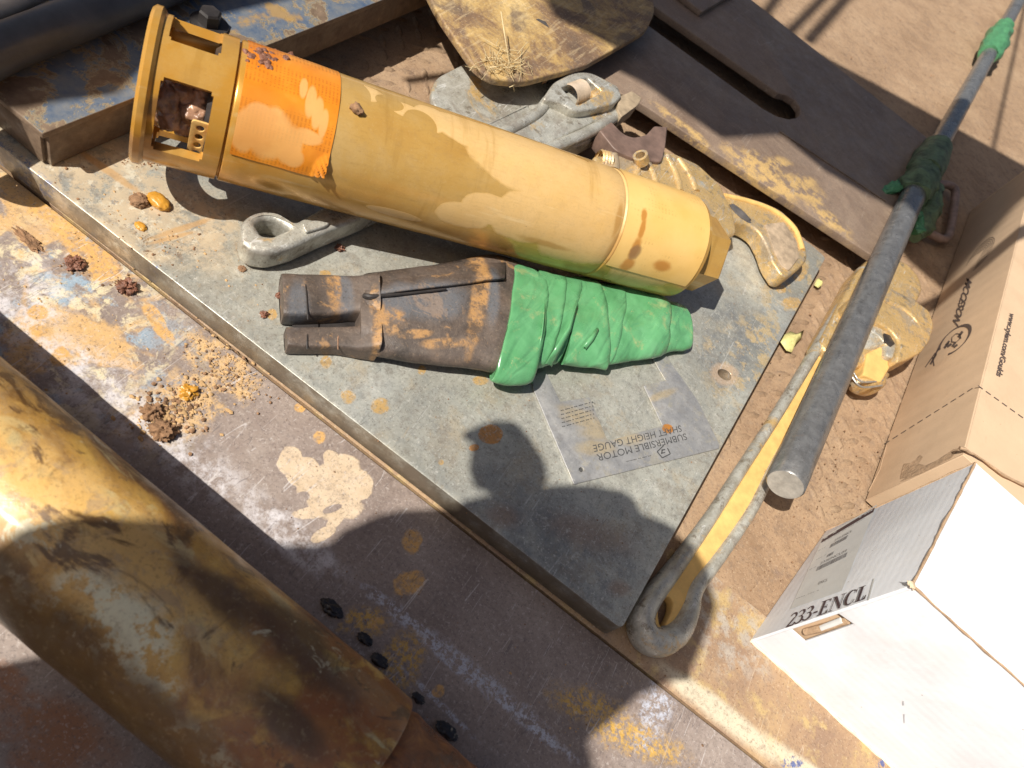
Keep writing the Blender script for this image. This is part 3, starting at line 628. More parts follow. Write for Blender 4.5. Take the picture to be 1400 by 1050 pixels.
low = grid('truck_bed_underframe', -1.8, 2.6, -.62, 6.2, 4, 6, lambda u, v: -.035, BLACKISH, .10); low['kind'] = 'structure'
def lugs():
    V = []; F = []; p = .040; j = 0; v = v2+.016
    rnd = random.Random(3)
    while v < 4.6:
        i = 0; u = -1.2+(p/2 if j % 2 else 0)
        while u < 1.75:
            if rnd.random() > .06+.4*min(1, max(0, (v-1.1)/.7)):
                a = math.radians(45 if (i+j) % 2 else -45)+rnd.uniform(-.05, .05)
                c = LT(u+rnd.uniform(-.001, .001), v+rnd.uniform(-.001, .001)); z = z_deck(u, v)-.0004-(.0006*far if False else 0)
                far = min(1, max(0, (v-1.0)/.7)); L, w, h = .0160, .0055, (.0034-.0026*far)*rnd.uniform(.55, 1.15); ca, sa = math.cos(a), math.sin(a)
                def P(x, y, zz): return c+gd*(x*ca-y*sa)+gn*(x*sa+y*ca)+Vector((0, 0, z+zz))
                o = len(V)
                for x, y in ((-L, 0), (-L*.45, -w), (L*.45, -w), (L, 0), (L*.45, w), (-L*.45, w)): V.append(P(x, y, 0))
                for x, y in ((-L*.6, 0), (-L*.3, -w*.5), (L*.3, -w*.5), (L*.6, 0), (L*.3, w*.5), (-L*.3, w*.5)): V.append(P(x, y, h))
                for k in range(6): F.append((o+k, o+(k+1) % 6, o+6+(k+1) % 6, o+6+k))
                F.append(tuple(range(o+6, o+12)))
            u += p; i += 1
        v += p/2*1.15; j += 1
    o = mob('tread_pattern', V, F, m_deck('rubbed_tread_lugs', .70), deck, True, 60); o['kind'] = 'stuff'
lugs()
# ground far below, out to the horizon
gm = simple('dry_red_earth', (.30, .17, .10), .95, 0, 3, .3)
gr = mob('ground', [(-200, -200, -.95), (200, -200, -.95), (200, 200, -.95), (-200, 200, -.95)], [(0, 1, 2, 3)], gm); gr['kind'] = 'structure'

# ------------------------------------------------------------------ galvanised plate
ZP = .033
pl_c = W(560, 560, ZP); gal = thing('galvanised_plate', 'large dull grey steel plate with a drilled hole, lying under the pump motor', 'steel plate', (pl_c.x, pl_c.y, .0))
out = [(-700, -345), (850, 860), (1129, 352), (1104, 330), (760, 236), (520, 180), (330, 120), (-200, -220)]
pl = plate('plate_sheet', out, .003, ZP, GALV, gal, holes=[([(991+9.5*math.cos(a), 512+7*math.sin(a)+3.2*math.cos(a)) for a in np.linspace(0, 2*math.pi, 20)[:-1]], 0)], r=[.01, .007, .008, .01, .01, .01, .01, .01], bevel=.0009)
mob('hole_shade', [W(991+14*math.cos(a), 512+11*math.sin(a), .0035) for a in np.linspace(0, 2*math.pi, 20)[:-1]], [tuple(range(19))], BLACKISH, gal, False)  # black disc stands in for the shade inside the plate's hole
# shaft height gauge: thin plate with a stepped cut-out
gz = ZP+.0024
ga = thing('shaft_height_gauge', 'thin metal shaft height gauge with etched lettering lying on the grey plate', 'gauge', W(860, 600, ZP))
G = [(729, 531), (785, 662), (983, 613), (984, 608), (953, 546), (905, 478), (889, 484), (910, 520), (880, 527), (906, 582), (831, 603), (806, 543), (766, 549), (745, 505), (728, 515)]
plate('gauge_plate', G, ZP+.0003, gz, GAUGE, ga, holes=[([(794.5+3.2*math.cos(a), 642+3.4*math.sin(a)) for a in np.linspace(0, 2*math.pi, 14)[:-1]], 0)], r=.0012, bevel=.0004)
def gp(body, a, b, c, sz=1): fit_print('etched_lettering', text_mesh(body), W(*a, gz), W(*b, gz), W(*c, gz), ENGR, ga, .0003)
gp('SUBMERSIBLE MOTOR', (937, 592.5), (815, 621.5), (940, 601)); gp('SHAFT HEIGHT GAUGE', (930, 581.5), (810, 609), (932.5, 590))
for k in range(5):
    gp('- - -- --- -- - --- --', (812-k*.5-2, 561-k*5.5+8), (766-k*.5, 573-k*5.5+8), (813-k*.5, 564-k*5.5+8))
gp('-- --- -- -------', (889, 621), (856, 629), (889.5, 623.5))
c0 = Vector((907.5, 617.5)); ring = []
for q0, q1 in [((0, -8.5), (-9, 0)), ((-9, 0), (-2, 8.5)), ((-2, 8.5), (9, 3)), ((9, 3), (5, -5)), ((-3, -2), (2, -3)), ((-3, 2), (2, 1)), ((-2, -3), (-3, 3))]:
    a = c0+Vector(q0); b = c0+Vector(q1); d = (b-a).normalized(); nn = Vector((-d.y, d.x))*.75
    ring.append([W(*(a+nn), gz+.0003), W(*(b+nn), gz+.0003), W(*(b-nn), gz+.0003), W(*(a-nn), gz+.0003)])
poly_print('etched_logo', ring, ENGR, ga)
poly_print('gauge_hole_shade', [[W(794.5+3*math.cos(a), 642+3.3*math.sin(a), ZP+.0006) for a in np.linspace(0, 2*math.pi, 14)[:-1]]], ENGR, ga)  # dark disc paints the shade inside the gauge's hole

# ------------------------------------------------------------------ slotted dark plate, upper right
sp = thing('slotted_steel_plate', 'thick dark brown steel plate with a long slot, leaning behind the wrenches', 'steel plate', W(1050, 200, .04))
SZ = .052
plate('plate_body', [(782, 94), (790, 80), (812, 52), (816, -90), (1010, -14), (1270, 190), (1202, 356), (876, 141)], SZ-.014, SZ, SLOT, sp,
      holes=[([(868, -10), (1064, 127), (1076, 130), (1087, 137), (1094, 147), (1094, 157), (1089, 161), (1078, 163), (1062, 159), (1042, 148), (858, 14)], .001)], r=[.02, .01, .01, .01, .01, .01, .004, .02], bevel=.0014)
tube('weld_ridge', smooth_path([W(1066, 180, SZ), W(1130, 222, SZ), (W(1210, 275, SZ))]), .0035, SLOT, sp, 8, flat=.5)
# bar across the plate far end (lies on it)
bar = thing('flat_steel_bar', 'dark flat steel bar lying along the far edge of the slotted plate', 'steel bar', W(930, 10, SZ))
plate('bar_body', [(900, -30), (975, -40), (1010, -14), (960, 16)], SZ+.001, SZ+.012, SLOT, bar, r=.002)

# ------------------------------------------------------------------ rusty blade with straw
bl = thing('rusty_blade', 'rusty ochre steel blade with rounded corners, straw caught on its edge', 'blade', W(740, 60, .085))
plate('blade_plate', [(560, -60), (600, 20), (650, 92), (672, 107), (715, 112), (800, 90), (884, 42), (896, 16), (885, -60)], .082, .094, SHOV, bl, r=[0, .02, .03, .02, .02, .02, .02, .02, 0], bevel=.003, res=3)
tube('blade_support', [W(730, 60, .0), W(735, 45, .082)], .02, BLACKISH, bl, 10)
def straw():
    parts = []; rnd = random.Random(5)
    for k in range(95):
        c = Vector((rnd.gauss(690, 20), rnd.gauss(88, 11))); a = rnd.gauss(.5, .9); L = rnd.uniform(8, 26)
        d = Vector((math.cos(a), math.sin(a)))*L; z = .094+rnd.uniform(.001, .008)
        if c.y > 104: z = rnd.uniform(.05, .09)
        p = [W(*(c-d/2), z), W(*(c+Vector((rnd.uniform(-2, 2), rnd.uniform(-2, 2)))), z+.003), W(*(c+d/2), z+rnd.uniform(-.004, .006))]
        parts.append(tube_data(p, rnd.uniform(.00035, .0008), 4, flat=.6))
    parts.append(tube_data(smooth_path([W(685, 16, .13), W(692, 60, .115), (W(703, 125, .06))], 5), .0008, 5))
    parts.append(tube_data([W(560+100, 52, .1), W(705, 78, .1)], .0006, 4))
    V, F = merge(parts); o = mob('dry_straw', V, F, STRAW); tag(o, 'tuft of dry pale straw caught on the edge of the rusty blade', 'straw'); o['kind'] = 'stuff'
straw()

# ------------------------------------------------------------------ blue channel beam with bolt
bm_ = thing('blue_steel_beam', 'blue painted rusty steel beam with a bolt, lying behind the pump motor', 'steel beam', W(60, 200, ZP))
BZ = .084
plate('beam_flange', [(58, 184), (0, 134), (-420, -230), (-60, -190), (310, -190), (512, 5), (640, -52), (300, 87)][:0] or [(58, 183), (-70, 76), (60, -60), (700, -200), (800, -110), (515, 3)], BZ-.007, BZ, BEAM, bm_, r=.002, bevel=.0012)
plate('beam_web', [(66, 183), (50, 170), (690, -100), (775, -98)], ZP+.001, BZ-.0075, BEAM, bm_, r=.001, bevel=.0008)
plate('beam_end', [(54, 180), (-64, 82), (-20, 60), (90, 160)], ZP+.002, BZ-.0076, BEAM, bm_, r=.001)
bc = W(286, 34, BZ); 
V, F = lathe([(0, .0), (0, .021), (.0025, .021), (.003, .016), (.003, 0)], 32)
rotz = Matrix.Rotation(-math.pi/2, 4, 'Y')
wsh = mob('washer', [bc+(rotz @ v) for v in V], F, BLACKISH, bm_, True, 40)
V, F = lathe([(0, 0), (0, .0125), (.013, .0125), (.0155, .0105), (.0155, 0)], 6)
bolt = mob('bolt_head', [bc+Vector((0, 0, .003))+(rotz @ v) for v in V], F, BLACKISH, bm_, True, 20)
# pipes at top left
pp = tube('steel_pipe', [W(-160, 146, BZ+.021), W(10, 76-12, BZ+.021), W(330, -62, BZ+.021)], .0215, DARK, None, 32)
tag(pp, 'dark grey round pipe lying across the blue beam in the top left corner', 'pipe')
p2 = tube('steel_pipe', [W(-160, 85, BZ+.021), W(30, 0, BZ+.021), W(330, -130, BZ+.021)], .009, PALE, None, 24)
tag(p2, 'thin pale dusty pipe behind the dark grey pipe, top left corner', 'pipe')

# ------------------------------------------------------------------ the pump motor
pump = thing('submersible_pump_motor', 'big yellow-tan cylindrical pump motor with an orange label and a caged end', 'pump motor', PA, rot=PM.to_euler())
def px_t(px, py): return phit(px, py).x
t_ring1 = px_t(226, 110)+.0; t_c1 = px_t(300, 130); t_seam = px_t(317, 150); t_lab0 = px_t(330, 165); t_lab1 = px_t(452, 180); t_y0 = px_t(853, 310); t_end = px_t(972, 350)
t_w0 = px_t(218, 120); t_w1 = px_t(289, 150)
def arcs(name, prof_in, prof_out, mat, a0=0, a1=2*math.pi, seg=64, parent=pump): pass
# end flange ring
V, F = lathe([(-.004, .045), (-.004, .0695), (-.001, .0725), (t_w0-.009, .0725), (t_w0-.006, .0695), (t_w0-.006, .045), (-.004, .045)], 96)
mob('end_flange', V, F, PUMP, pump, True, 30, True)
# caged bracket: a shell with window openings
aw1 = pang(phit(258, 116)); aw2 = pang(phit(248, 214)); aw0 = pang(phit(275, 72)); phc = (aw1+aw2)/2; perN = max(3, round(2*math.pi/(aw2-aw0)))
def cage():
    xs = [t_w0-.008, t_w0, t_w0+.002, t_w1-.002, t_w1, t_seam-.002]; nseg = 120; R1, R0 = PR_, PR_-.009
    half = (aw2-aw1)/2; per = 2*math.pi/perN
    V = []; F = []; idx = {}
    def vid(i, k, r):
        key = (i, k % nseg, r)
        if key not in idx:
            a = phc+2*math.pi*(k % nseg)/nseg; idx[key] = len(V); V.append(Vector((xs[i], -r*math.sin(a), r*math.cos(a))))
        return idx[key]
    def solid(i, k):
        a = (2*math.pi*((k % nseg)+.5)/nseg); d = (a+per/2) % per-per/2
        if i in (2,): return abs(d) > half
        if i in (1, 3): return abs(d) > half-math.radians(2.2)
        return True
    for i in range(5):
        for k in range(nseg):
            if not solid(i, k): continue
            for r in (R1, R0): F.append((vid(i, k, r), vid(i+1, k, r), vid(i+1, k+1, r), vid(i, k+1, r)))
            for (j, l, e) in ((i-1, k, 'l'), (i+1, k, 'r'), (i, k-1, 'd'), (i, k+1, 'u')):
                if j < 0 or j > 4 or not solid(j, l):
                    if e == 'l': q = ((i, k), (i, k+1))
                    elif e == 'r': q = ((i+1, k), (i+1, k+1))
                    elif e == 'd': q = ((i, k), (i+1, k))
                    else: q = ((i, k+1), (i+1, k+1))
                    F.append((vid(*q[0], R1), vid(*q[1], R1), vid(*q[1], R0), vid(*q[0], R0)))
    return V, F
V, F = cage(); mob('cage_bracket', V, F, PUMP, pump, True, 30, True)
# body
prof = [(t_seam-.003, .03), (t_seam-.003, PR_-.004), (t_seam, PR_-.003), (t_seam+.001, PR_-.0005), (t_seam+.002, PR_)]
for i in range(1, 24): prof.append((t_seam+.002+(t_y0-.006-t_seam-.002)*i/23, PR_))
prof += [(t_y0-.004, PR_-.0006), (t_y0-.002, PR_-.0012), (t_y0, PR_), (t_end-.012, PR_), (t_end-.004, PR_-.0015), (t_end, PR_-.006), (t_end+.003, PR_-.014), (t_end+.004, .03), (t_end+.004, 0)]
V, F = lathe(prof, 128); mob('motor_shell', V, F, PUMP, pump, True, 30, True)
# neck and hex end
V, F = lathe([(t_end, 0), (t_end, .050), (t_end+.008, .050), (t_end+.008, 0)], 64); mob('neck', V, F, PUMP, pump, True, 30, True)
tn = t_end+.008; V = []; F = []
hexr = [(tn, .0), (tn, .048), (tn+.001, .0505), (tn+.034, .0505), (tn+.038, .0465), (tn+.038, .03), (tn+.018, .03), (tn+.018, 0)]
V, F = lathe(hexr, 6)
ra = Matrix.Rotation(math.radians(17), 4, 'X'); mob('hex_end', [ra @ v for v in V], F, PUMP, pump, True, 20, True)
# inside: wet lumps on the coupling, shaft, strainer strip
V, F = lathe([(.0, 0), (.0, .016), (t_seam, .016), (t_seam, 0)], 24); mob('shaft', V, F, BLACKISH, pump, True, 30, True)
V, F = lathe([(t_w0-.004, .0), (t_w0-.004, .031), (t_w0+.012, .033), (t_w0+.016, .02), (t_w0+.022, .024), (t_w0+.040, .026), (t_w0+.043, 0)], 60)
def rough(V, a, f): return [v+Vector(mnoise.noise_vector(v*f))*a+Vector(mnoise.noise_vector(v*f*2.6))*a*.3 for v in V]
parts = [(rough(V, .005, 45), F)]
for k, (x, y, z, r) in enumerate([(.006, -.028, .018, .014), (.018, -.02, .026, .012), (.03, -.03, .012, .013), (.034, -.022, .024, .011), (.012, -.034, .004, .012), (.024, -.036, 0, .009)]):
    parts.append(ico((t_w0+x, y, z), r*1.12, 4, .28, 1.6, (1, 1, 1), k))
V, F = merge(parts); mob('greasy_coupling', V, F, GREASE, pump, True, 60, True)
V, F = lathe([(t_w1-.004, .0), (t_w1-.004, .052), (t_w1+.002, .058), (t_w1+.002, 0)], 48); mob('inner_bulkhead', V, F, BLACKISH, pump, True, 30, True)
me = curve_mesh(rounded([(-.008, -.030), (.008, -.030), (.008, .028), (0, .033), (-.008, .030)], .004), [[(.0036*math.cos(a), yy+.0036*math.sin(a)) for a in np.linspace(0, 2*math.pi, 13)[:-1]] for yy in (-.022, -.011, 0, .011, .022)], -.001, .001, .0003)
aw = phc+.42; 
fr = Matrix.Translation((t_w1-.006, -.054*math.sin(aw), .054*math.cos(aw))) @ Matrix(((1, 0, 0, 0), (0, -math.cos(aw), -math.sin(aw), 0), (0, -math.sin(aw), math.cos(aw), 0), (0, 0, 0, 1)))
me.transform(fr); mfin('strainer_strip', me, OCHMUD, pump, True, 40, True)
_o = PMI @ Vector(CAMP); _d = PMI.to_3x3() @ Vector(ray(198, 52)); _p = _o+_d*((-.018-_o.x)/_d.x)
V, F = ico(_p, .014, 3, .03, 2, (.8, 1, 1)); mob('white_plug', V, F, WHITEP, pump, True, 80, True)
# film labels wrapped on the shell
def wrap(name, corners_t, a0, a1, mat, n=(40, 60), lift=.0006, crk=0., peel=None, th=.0004):
    V = []; F = []; t0, t1 = corners_t; m = n[0]+1
    for j in range(n[1]+1):
        for i in range(n[0]+1):
            u = i/n[0]; w = j/n[1]; a = a0+(a1-a0)*w; t = t0+(t1-t0)*u; r = PR_+lift+crk*(mnoise.noise(Vector((t*40, a*3, 0)))+.5)
            if peel:
                d = max(0, 1-math.hypot((u-peel[0])/peel[2], (w-peel[1])/peel[3])); r += d*.006*(.6+abs(math.sin((u*1.0-w*1.3)*55))*.9)
                a -= d*.10
            V.append(Vector((t, -r*math.sin(a), r*math.cos(a))))
    for j in range(n[1]):
        for i in range(n[0]): F.append((j*m+i, j*m+i+1, (j+1)*m+i+1, (j+1)*m+i))
    o = mob(name, V, F, mat, pump, True, 60, True); return o
wrap('orange_label', (t_lab0-.004, t_lab1+.004), -1.75, pang(phit(380, 228)), LABEL, (70, 90), .0007, .0005, (1., 1., .16, .13))
wrap('yellow_label', (t_y0+.001, t_end-.010), -1.4, pang(phit(900, 381)), YLABEL, (40, 60), .0007, .0003)
# clump of red clay on the label, grit on the shell
parts = []; rnd = random.Random(11)
for k in range(46):
    p = phit(rnd.gauss(358, 12), rnd.gauss(76, 7)); parts.append(ico(p, rnd.uniform(.0012, .0042), 2, .5, 2.5, (1, 1, .7), k))
for k in range(12):
    p = phit(rnd.gauss(364, 4), rnd.gauss(88, 3)); parts.append(ico(p, rnd.uniform(.001, .0036), 2, .5, 2.5, (1, 1, .7), k+50))
V, F = merge(parts); o = mob('clay_crumbs', V, F, CLODR, pump, True, 60, True); o['kind'] = 'stuff'
pc = PM @ phit(488, 149, PR_+.002)
V, F = ico(pc, .0065, 3, .45, 2., (1, .8, .7), 3); tag(mob('mud_clod', V, F, CLOD, None, True, 60), 'small grey-brown mud clod stuck on top of the yellow pump motor', 'mud clod', 'mud clods')

# ------------------------------------------------------------------ rubber sleeve bound with green tape
sl_ = thing('taped_rubber_sleeve', 'dark rust-stained rubber sleeve with its tapered end bound in green tape', 'sleeve', W(650, 430, ZP))
def st(l): return [(a, b, c, d, ZP+h, h) for a, b, c, d, h in l]
loft('sleeve_fork', st([(384, 382, 386, 436, .0110), (385, 380, 388, 438, .0120), (410, 381, 413, 438, .0125), (445, 382, 448, 437, .0125), (480, 384, 484, 434, .0135), (512, 384, 514, 438, .020)]), SLEEVE, sl_, 48, 5.5, 4, .0005, 60, 40, ZP+.0005)
loft('sleeve_fork', st([(390, 454, 392, 476, .0085), (392, 452, 394, 479, .0095), (420, 452, 423, 480, .0095), (455, 452, 458, 480, .010), (485, 452, 488, 484, .012), (516, 450, 516, 485, .018)]), SLEEVE, sl_, 44, 5.5, 4, .0005, 60, 40, ZP+.0005)
plate('slot_shade', [(400, 434), (486, 434), (490, 456), (400, 456)], ZP+.0005, ZP+.004, BLACKISH, sl_, bevel=.0005)  # black sheet paints the dark of the slot between the prongs
loft('sleeve_body', st([(488, 386, 490, 482, 0.0148), (498, 383, 500, 483.5, 0.0160), (508, 376, 509, 485, 0.0175), (560, 369, 556, 493, 0.0198), (620, 360, 606, 499, 0.0213), (664, 351, 650, 503, 0.0228), (695, 356, 676, 508, 0.0236), (720, 370, 700, 508, 0.0228)]), SLEEVE, sl_, 44, 2.2, 5, .0012, 30, 60, ZP+.0005)
# folded lap along the top of the sleeve
def lap(name, pts, mat, parent, th, z0, seg=6):
    V = []; F = []; n = len(pts)
    for (a, b, c, d, za, zb) in pts:
        A = W(a, b, za); B = W(c, d, zb)
        for k in range(seg+1):
            t = k/seg; p = A.lerp(B, t); p.z += math.sin(t*math.pi)*.002+.0006*mnoise.noise(p*60); V.append(p)
    m = seg+1
    for i in range(n-1):
        for k in range(seg): F.append((i*m+k, i*m+k+1, (i+1)*m+k+1, (i+1)*m+k))
    o = mob(name, V, F, mat, parent, True, 70); md = o.modifiers.new('t', 'SOLIDIFY'); md.thickness = th; md.offset = 0; return o
lap('sleeve_lap', [(498, 377, 499, 404, 0.0480, 0.0645), (504, 375, 510, 404, 0.0500, 0.0690), (540, 371, 548, 398, 0.0540, 0.0750), (590, 365, 597, 392, 0.0570, 0.0780), (640, 355, 642, 387, 0.0610, 0.0800), (662, 350, 664, 383, 0.0620, 0.0820), (690, 354, 690, 381, 0.0640, 0.0840)], SLEEVE, sl_, .0035, 0)
tube('fold_gap_shade', smooth_path([W(497, 404, .0655), W(506, 406, .0685), W(522, 404.5, .0705), W(560, 401, .074), W(610, 395, .078)], 4), [.0022+.0012*math.exp(-((k-4)/4)**2)-.00006*k for k in range(17)], BLACKISH, sl_, 8)  # black tube stands in for the shaded hollow under the lap
V = []; 
for q in [(421, 380), (421, 444)], [(422, 449), (422, 480)]: pass
tube('groove_ring', smooth_path([W(417, 383, ZP+.0235), W(419, 400, ZP+.0255), W(420, 420, ZP+.0255), W(421, 437, ZP+.0235)], 4), .0008, BLACKISH, sl_, 6)
tube('groove_ring', smooth_path([W(421, 454, ZP+.0175), W(420, 464, ZP+.0195), W(420, 477, ZP+.0175)], 4), .0008, BLACKISH, sl_, 6)
tube('pale_seam', [W(463, 454, ZP+.0185), W(462, 464, ZP+.0205), W(462, 478, ZP+.0185)], .0007, RUSTL, sl_, 6)
# tape: overlapping slanted wraps, each edge standing proud of the next
def band(st_, seed, wob=.0019):
    o = loft('tape_wrap', st(st_), TAPE, sl_, 84, 2.15, 6, wob, 34, 28, ZP+.0006); return o
band([(906, 411, 893, 487, 0.0135), (922, 414, 918, 481, 0.0121), (934, 418, 934, 480, 0.0108), (937, 421, 944, 477, 0.0099), (937.5, 424, 944.5, 475, 0.0054)], 1)
band([(845, 388, 827, 498, 0.0167), (872, 392, 866, 493, 0.0156), (896, 399, 890, 489, 0.0166), (911, 412, 906, 485, 0.0149), (913, 416, 909, 480, 0.0072)], 2)
band([(795, 379, 793, 499, 0.0190), (822, 388, 824, 497, 0.0179), (852, 392, 835, 496, 0.0171), (856, 398, 837, 492, 0.0090)], 3)
band([(775, 378, 770, 497, 0.0204), (795, 380, 800, 500, 0.0199), (812, 384, 828, 503, 0.0194), (816, 390, 829, 505, 0.0108)], 3)
band([(750, 374, 735, 503, 0.0216), (772, 378, 756, 498, 0.0209), (792, 382, 762, 497, 0.0204), (795, 386, 765, 495, 0.0126)], 4)
band([(733, 371, 718, 503, 0.0226), (752, 375, 738, 502, 0.0222), (770, 379, 747, 500, 0.0217), (774, 384, 749, 498, 0.0126)], 5)
loft('tape_wrap', st([(697, 361, 675, 515, 0.0243), (701, 362, 674, 519, 0.0255), (715, 366, 690, 525, 0.0251), (730, 373, 712, 526, 0.0245), (742, 382, 727, 523, 0.0237), (744, 388, 730, 515, 0.0144)]), TAPE, sl_, 80, 2.1, 5, .0016, 30, 70, ZP+.0006)
lap('tape_flap', [(700, 455, 673, 521, 0.0760, 0.0290), (712, 462, 689, 527, 0.0760, 0.0260), (728, 466, 712, 529, 0.0720, 0.0250), (737, 462, 728, 526, 0.0700, 0.0260)], TAPE, sl_, .0009, 0, 12)
lap('tape_fold', [(789, 410, 786, 424, 0.0820, 0.0800), (776, 448, 780, 452, 0.0810, 0.0780), (760, 474, 767, 478, 0.0770, 0.0740), (745, 497, 754, 502, 0.0620, 0.0550)], TAPE, sl_, .001, 0, 4)
lap('tape_fold', [(816, 448, 818, 453, 0.0740, 0.0730), (806, 462, 811, 466, 0.0730, 0.0710), (797, 474, 801, 478, 0.0700, 0.0670)], TAPE, sl_, .001, 0, 4)
tube('tape_flap_edge', smooth_path([W(744, 384, .068), W(744, 420, .083), W(741, 455, .083), W(733, 495, .067), W(727, 524, .034)], 5), .0009, TAPE, sl_, 6)

# ------------------------------------------------------------------ wrench under the pump (aluminium, with an oval hanging eye)
wa = thing('pipe_wrench', 'grey aluminium pipe wrench lying under the pump motor, oval eye on the left', 'pipe wrench', W(600, 240, ZP))
def rib_loop(name, px, zc, r, mat, parent, flat=1.4, k=5, seg=20, closed=False):
    P = smooth_path([W(x, y, zc) for x, y in px], k, closed); n = len(P)
    V, F = tube_data(P, r, seg, closed, True, flat, (0, 0, 1)); return mob(name, V, F, mat, parent, True, 60)
ZA = ZP+.0165
plate('handle', [(328, 318), (330, 303), (339, 293), (355, 287), (373, 288), (390, 295), (404, 303), (470, 266), (600, 196), (720, 140), (750, 175), (640, 230), (495, 297), (440, 319), (400, 337), (368, 345), (342, 341), (330, 331)], ZP+.002, ZP+.033, ALU, wa,
      holes=[([(349, 305), (360, 297), (377, 298), (398, 311), (372, 322), (357, 320)], .004)], r=.006, bevel=.0065, res=4)
plate('handle_ridge', [(412, 304), (432, 300), (452, 304), (446, 309), (418, 318)], ZP+.030, ZP+.0365, ALU, wa, r=.004, bevel=.002, res=3)
ZH = ZP+.052
plate('head_casting', [(640, 190), (700, 168), (740, 140), (756, 116), (782, 98), (806, 97), (828, 108), (846, 118), (852, 138), (846, 152), (800, 172), (752, 196), (700, 215), (640, 225)], ZP+.004, ZH-.014, ALU, wa, r=[.01, .01, .01, .01, .01, .006, .006, .006, .006, .006, .01, .01, .01, .01], bevel=.0045, res=3)
plate('head_frame', [(741, 136), (757, 112), (784, 98), (806, 98), (836, 112), (852, 130), (840, 142), (806, 150), (786, 152), (762, 138)], ZH-.022, ZH, ALU, wa, holes=[([(768, 119), (803, 106), (823, 124), (790, 145)], .003)], r=[.012, .012, .012, .01, .012, .01, .012, .01, .01, .012], bevel=.0035, res=3)
rib_loop('casting_rib', [(618, 214), (680, 185), (730, 158), (748, 138)], ZH-.014, .008, ALU, wa, .8)
rib_loop('casting_rib', [(690, 222), (760, 200), (810, 178), (846, 156)], ZH-.017, .009, ALU, wa, .9)
V, F = lathe([(x*.0022, .0165+(.0012 if i % 2 else -.0006)) for i, x in enumerate(range(0, 17))], 28)
V = [Vector((-.0, 0, 0))]+V[:] if False else V
a = W(786, 128, ZH-.012); b_ = W(812, 118, ZH-.012); ax = (b_-a).normalized(); ay = Vector((0, 0, 1)).cross(ax).normalized(); az = ax.cross(ay); am = Matrix(((ax.x, ay.x, az.x, a.x-ax.x*.016), (ax.y, ay.y, az.y, a.y-ax.y*.016), (ax.z, ay.z, az.z, a.z), (0, 0, 0, 1)))
mob('adjusting_nut', [am @ v for v in V], F, simple('brown_knurled_steel', (.36, .28, .20), .6, 0, 60, .3), wa, True, 30)
plate('heel_jaw', [(846, 132), (864, 124), (878, 134), (872, 144), (850, 160), (844, 150)], ZP+.02, ZH-.006, simple('mud_brown_steel', (.34, .26, .17), .65, 0, 60, .35, .5), wa, r=.003, bevel=.0015)
plate('casting_flank', [(706, 214), (760, 200), (846, 158), (848, 168), (800, 196), (750, 212)], ZP+.001, ZH-.026, ALU, wa, r=.01, bevel=.004)
RUSTJ = simple('blued_rusty_jaw', (.17, .11, .085), .5, .1, 30, .5, .5)
plate('hook_jaw', [(820, 178), (836, 166), (852, 183), (866, 188), (884, 184), (895, 172), (913, 173), (910, 200), (905, 222), (865, 216), (842, 206)], ZP+.014, ZP+.046, RUSTJ, wa, r=[.003, .003, .008, .008, .008, .004, .003, .01, .01, .01, .01], bevel=.002)
# threaded shank end sticking out
sh = [W(718, 88, .07), W(734, 112, .066)]
a, b_ = W(727, 84, ZP+.044), W(752, 104, ZP+.040); P = [a.lerp(b_, t/16) for t in range(17)]
parts = [tube_data([a.lerp(b_, (k+.1)/7), a.lerp(b_, (k+.2)/7), a.lerp(b_, (k+.55)/7), a.lerp(b_, (k+.65)/7)], [.0145, .017, .017, .0145], 20, flat=.9, up=(0, 0, 1)) for k in range(7)]+[tube_data([a, b_], .014, 20, flat=.9, up=(0, 0, 1))]
V, F = merge(parts); mob('threaded_shank', V, F, RUSTL, wa, True, 30)
# flat grey tongue at the wrench
fl = thing('grey_steel_tongue', 'flat pale grey metal tongue with a rounded end, half under the rusty blade', 'metal tongue', W(640, 130, .02))
plate('tongue_plate', [(588, 128), (596, 106), (640, 84), (720, 60), (790, 120), (740, 170), (690, 205), (640, 190), (604, 168)], ZP+.008, ZP+.020, ALU, fl, r=[.018, .018, .02, .02, .02, .02, .02, .02, .02], bevel=.003, res=3)
0 and tube('mud_smear', [W(655, 118, ZP+.02), W(700, 125, ZP+.02), W(722, 138, ZP+.02)], [.006, .012, .006], OCHMUD, fl, 10, flat=.2, up=(0, 0, 1))

# ------------------------------------------------------------------ muddy wrench right of the pump
wb = thing('pipe_wrench', 'ochre mud covered pipe wrench, hooked jaw sticking out past the hex end', 'pipe wrench', W(1000, 280, ZP))
plate('head_casting', [(812, 212), (838, 212), (862, 208), (880, 207), (905, 205), (925, 210), (955, 224), (985, 252), (1003, 290), (1008, 318), (985, 330), (880, 290), (815, 230)], ZP+.002, ZP+.040, ALUM, wb, r=[.006]*13, bevel=.005, res=3)
for a_, b_ in (((840, 212), (838, 240)), ((868, 210), (868, 262)), ((912, 214), (930, 262)), ((928, 218), (952, 262)), ((880, 214), (900, 262))):
    rib_loop('cast_rib', [a_, ((a_[0]+b_[0])/2+3, (a_[1]+b_[1])/2), b_], ZP+.039, .006, ALUM, wb, .8)
V, F = lathe([(i*.0024, .014+(.001 if i % 2 else -.001)) for i in range(9)], 40)
def place(V, o, d, up=Vector((0, 0, 1))):
    x = d.normalized(); y = up.cross(x).normalized(); z = x.cross(y); m = Matrix(((x.x, y.x, z.x, o.x), (x.y, y.y, z.y, o.y), (x.z, y.z, z.z, o.z), (0, 0, 0, 1))); return [m @ v for v in V]
mob('adjusting_nut', place(V, W(818, 218, ZP+.034), W(850, 226, ZP+.034)-W(818, 218, ZP+.034)), F, ALUM, wb, True, 30)
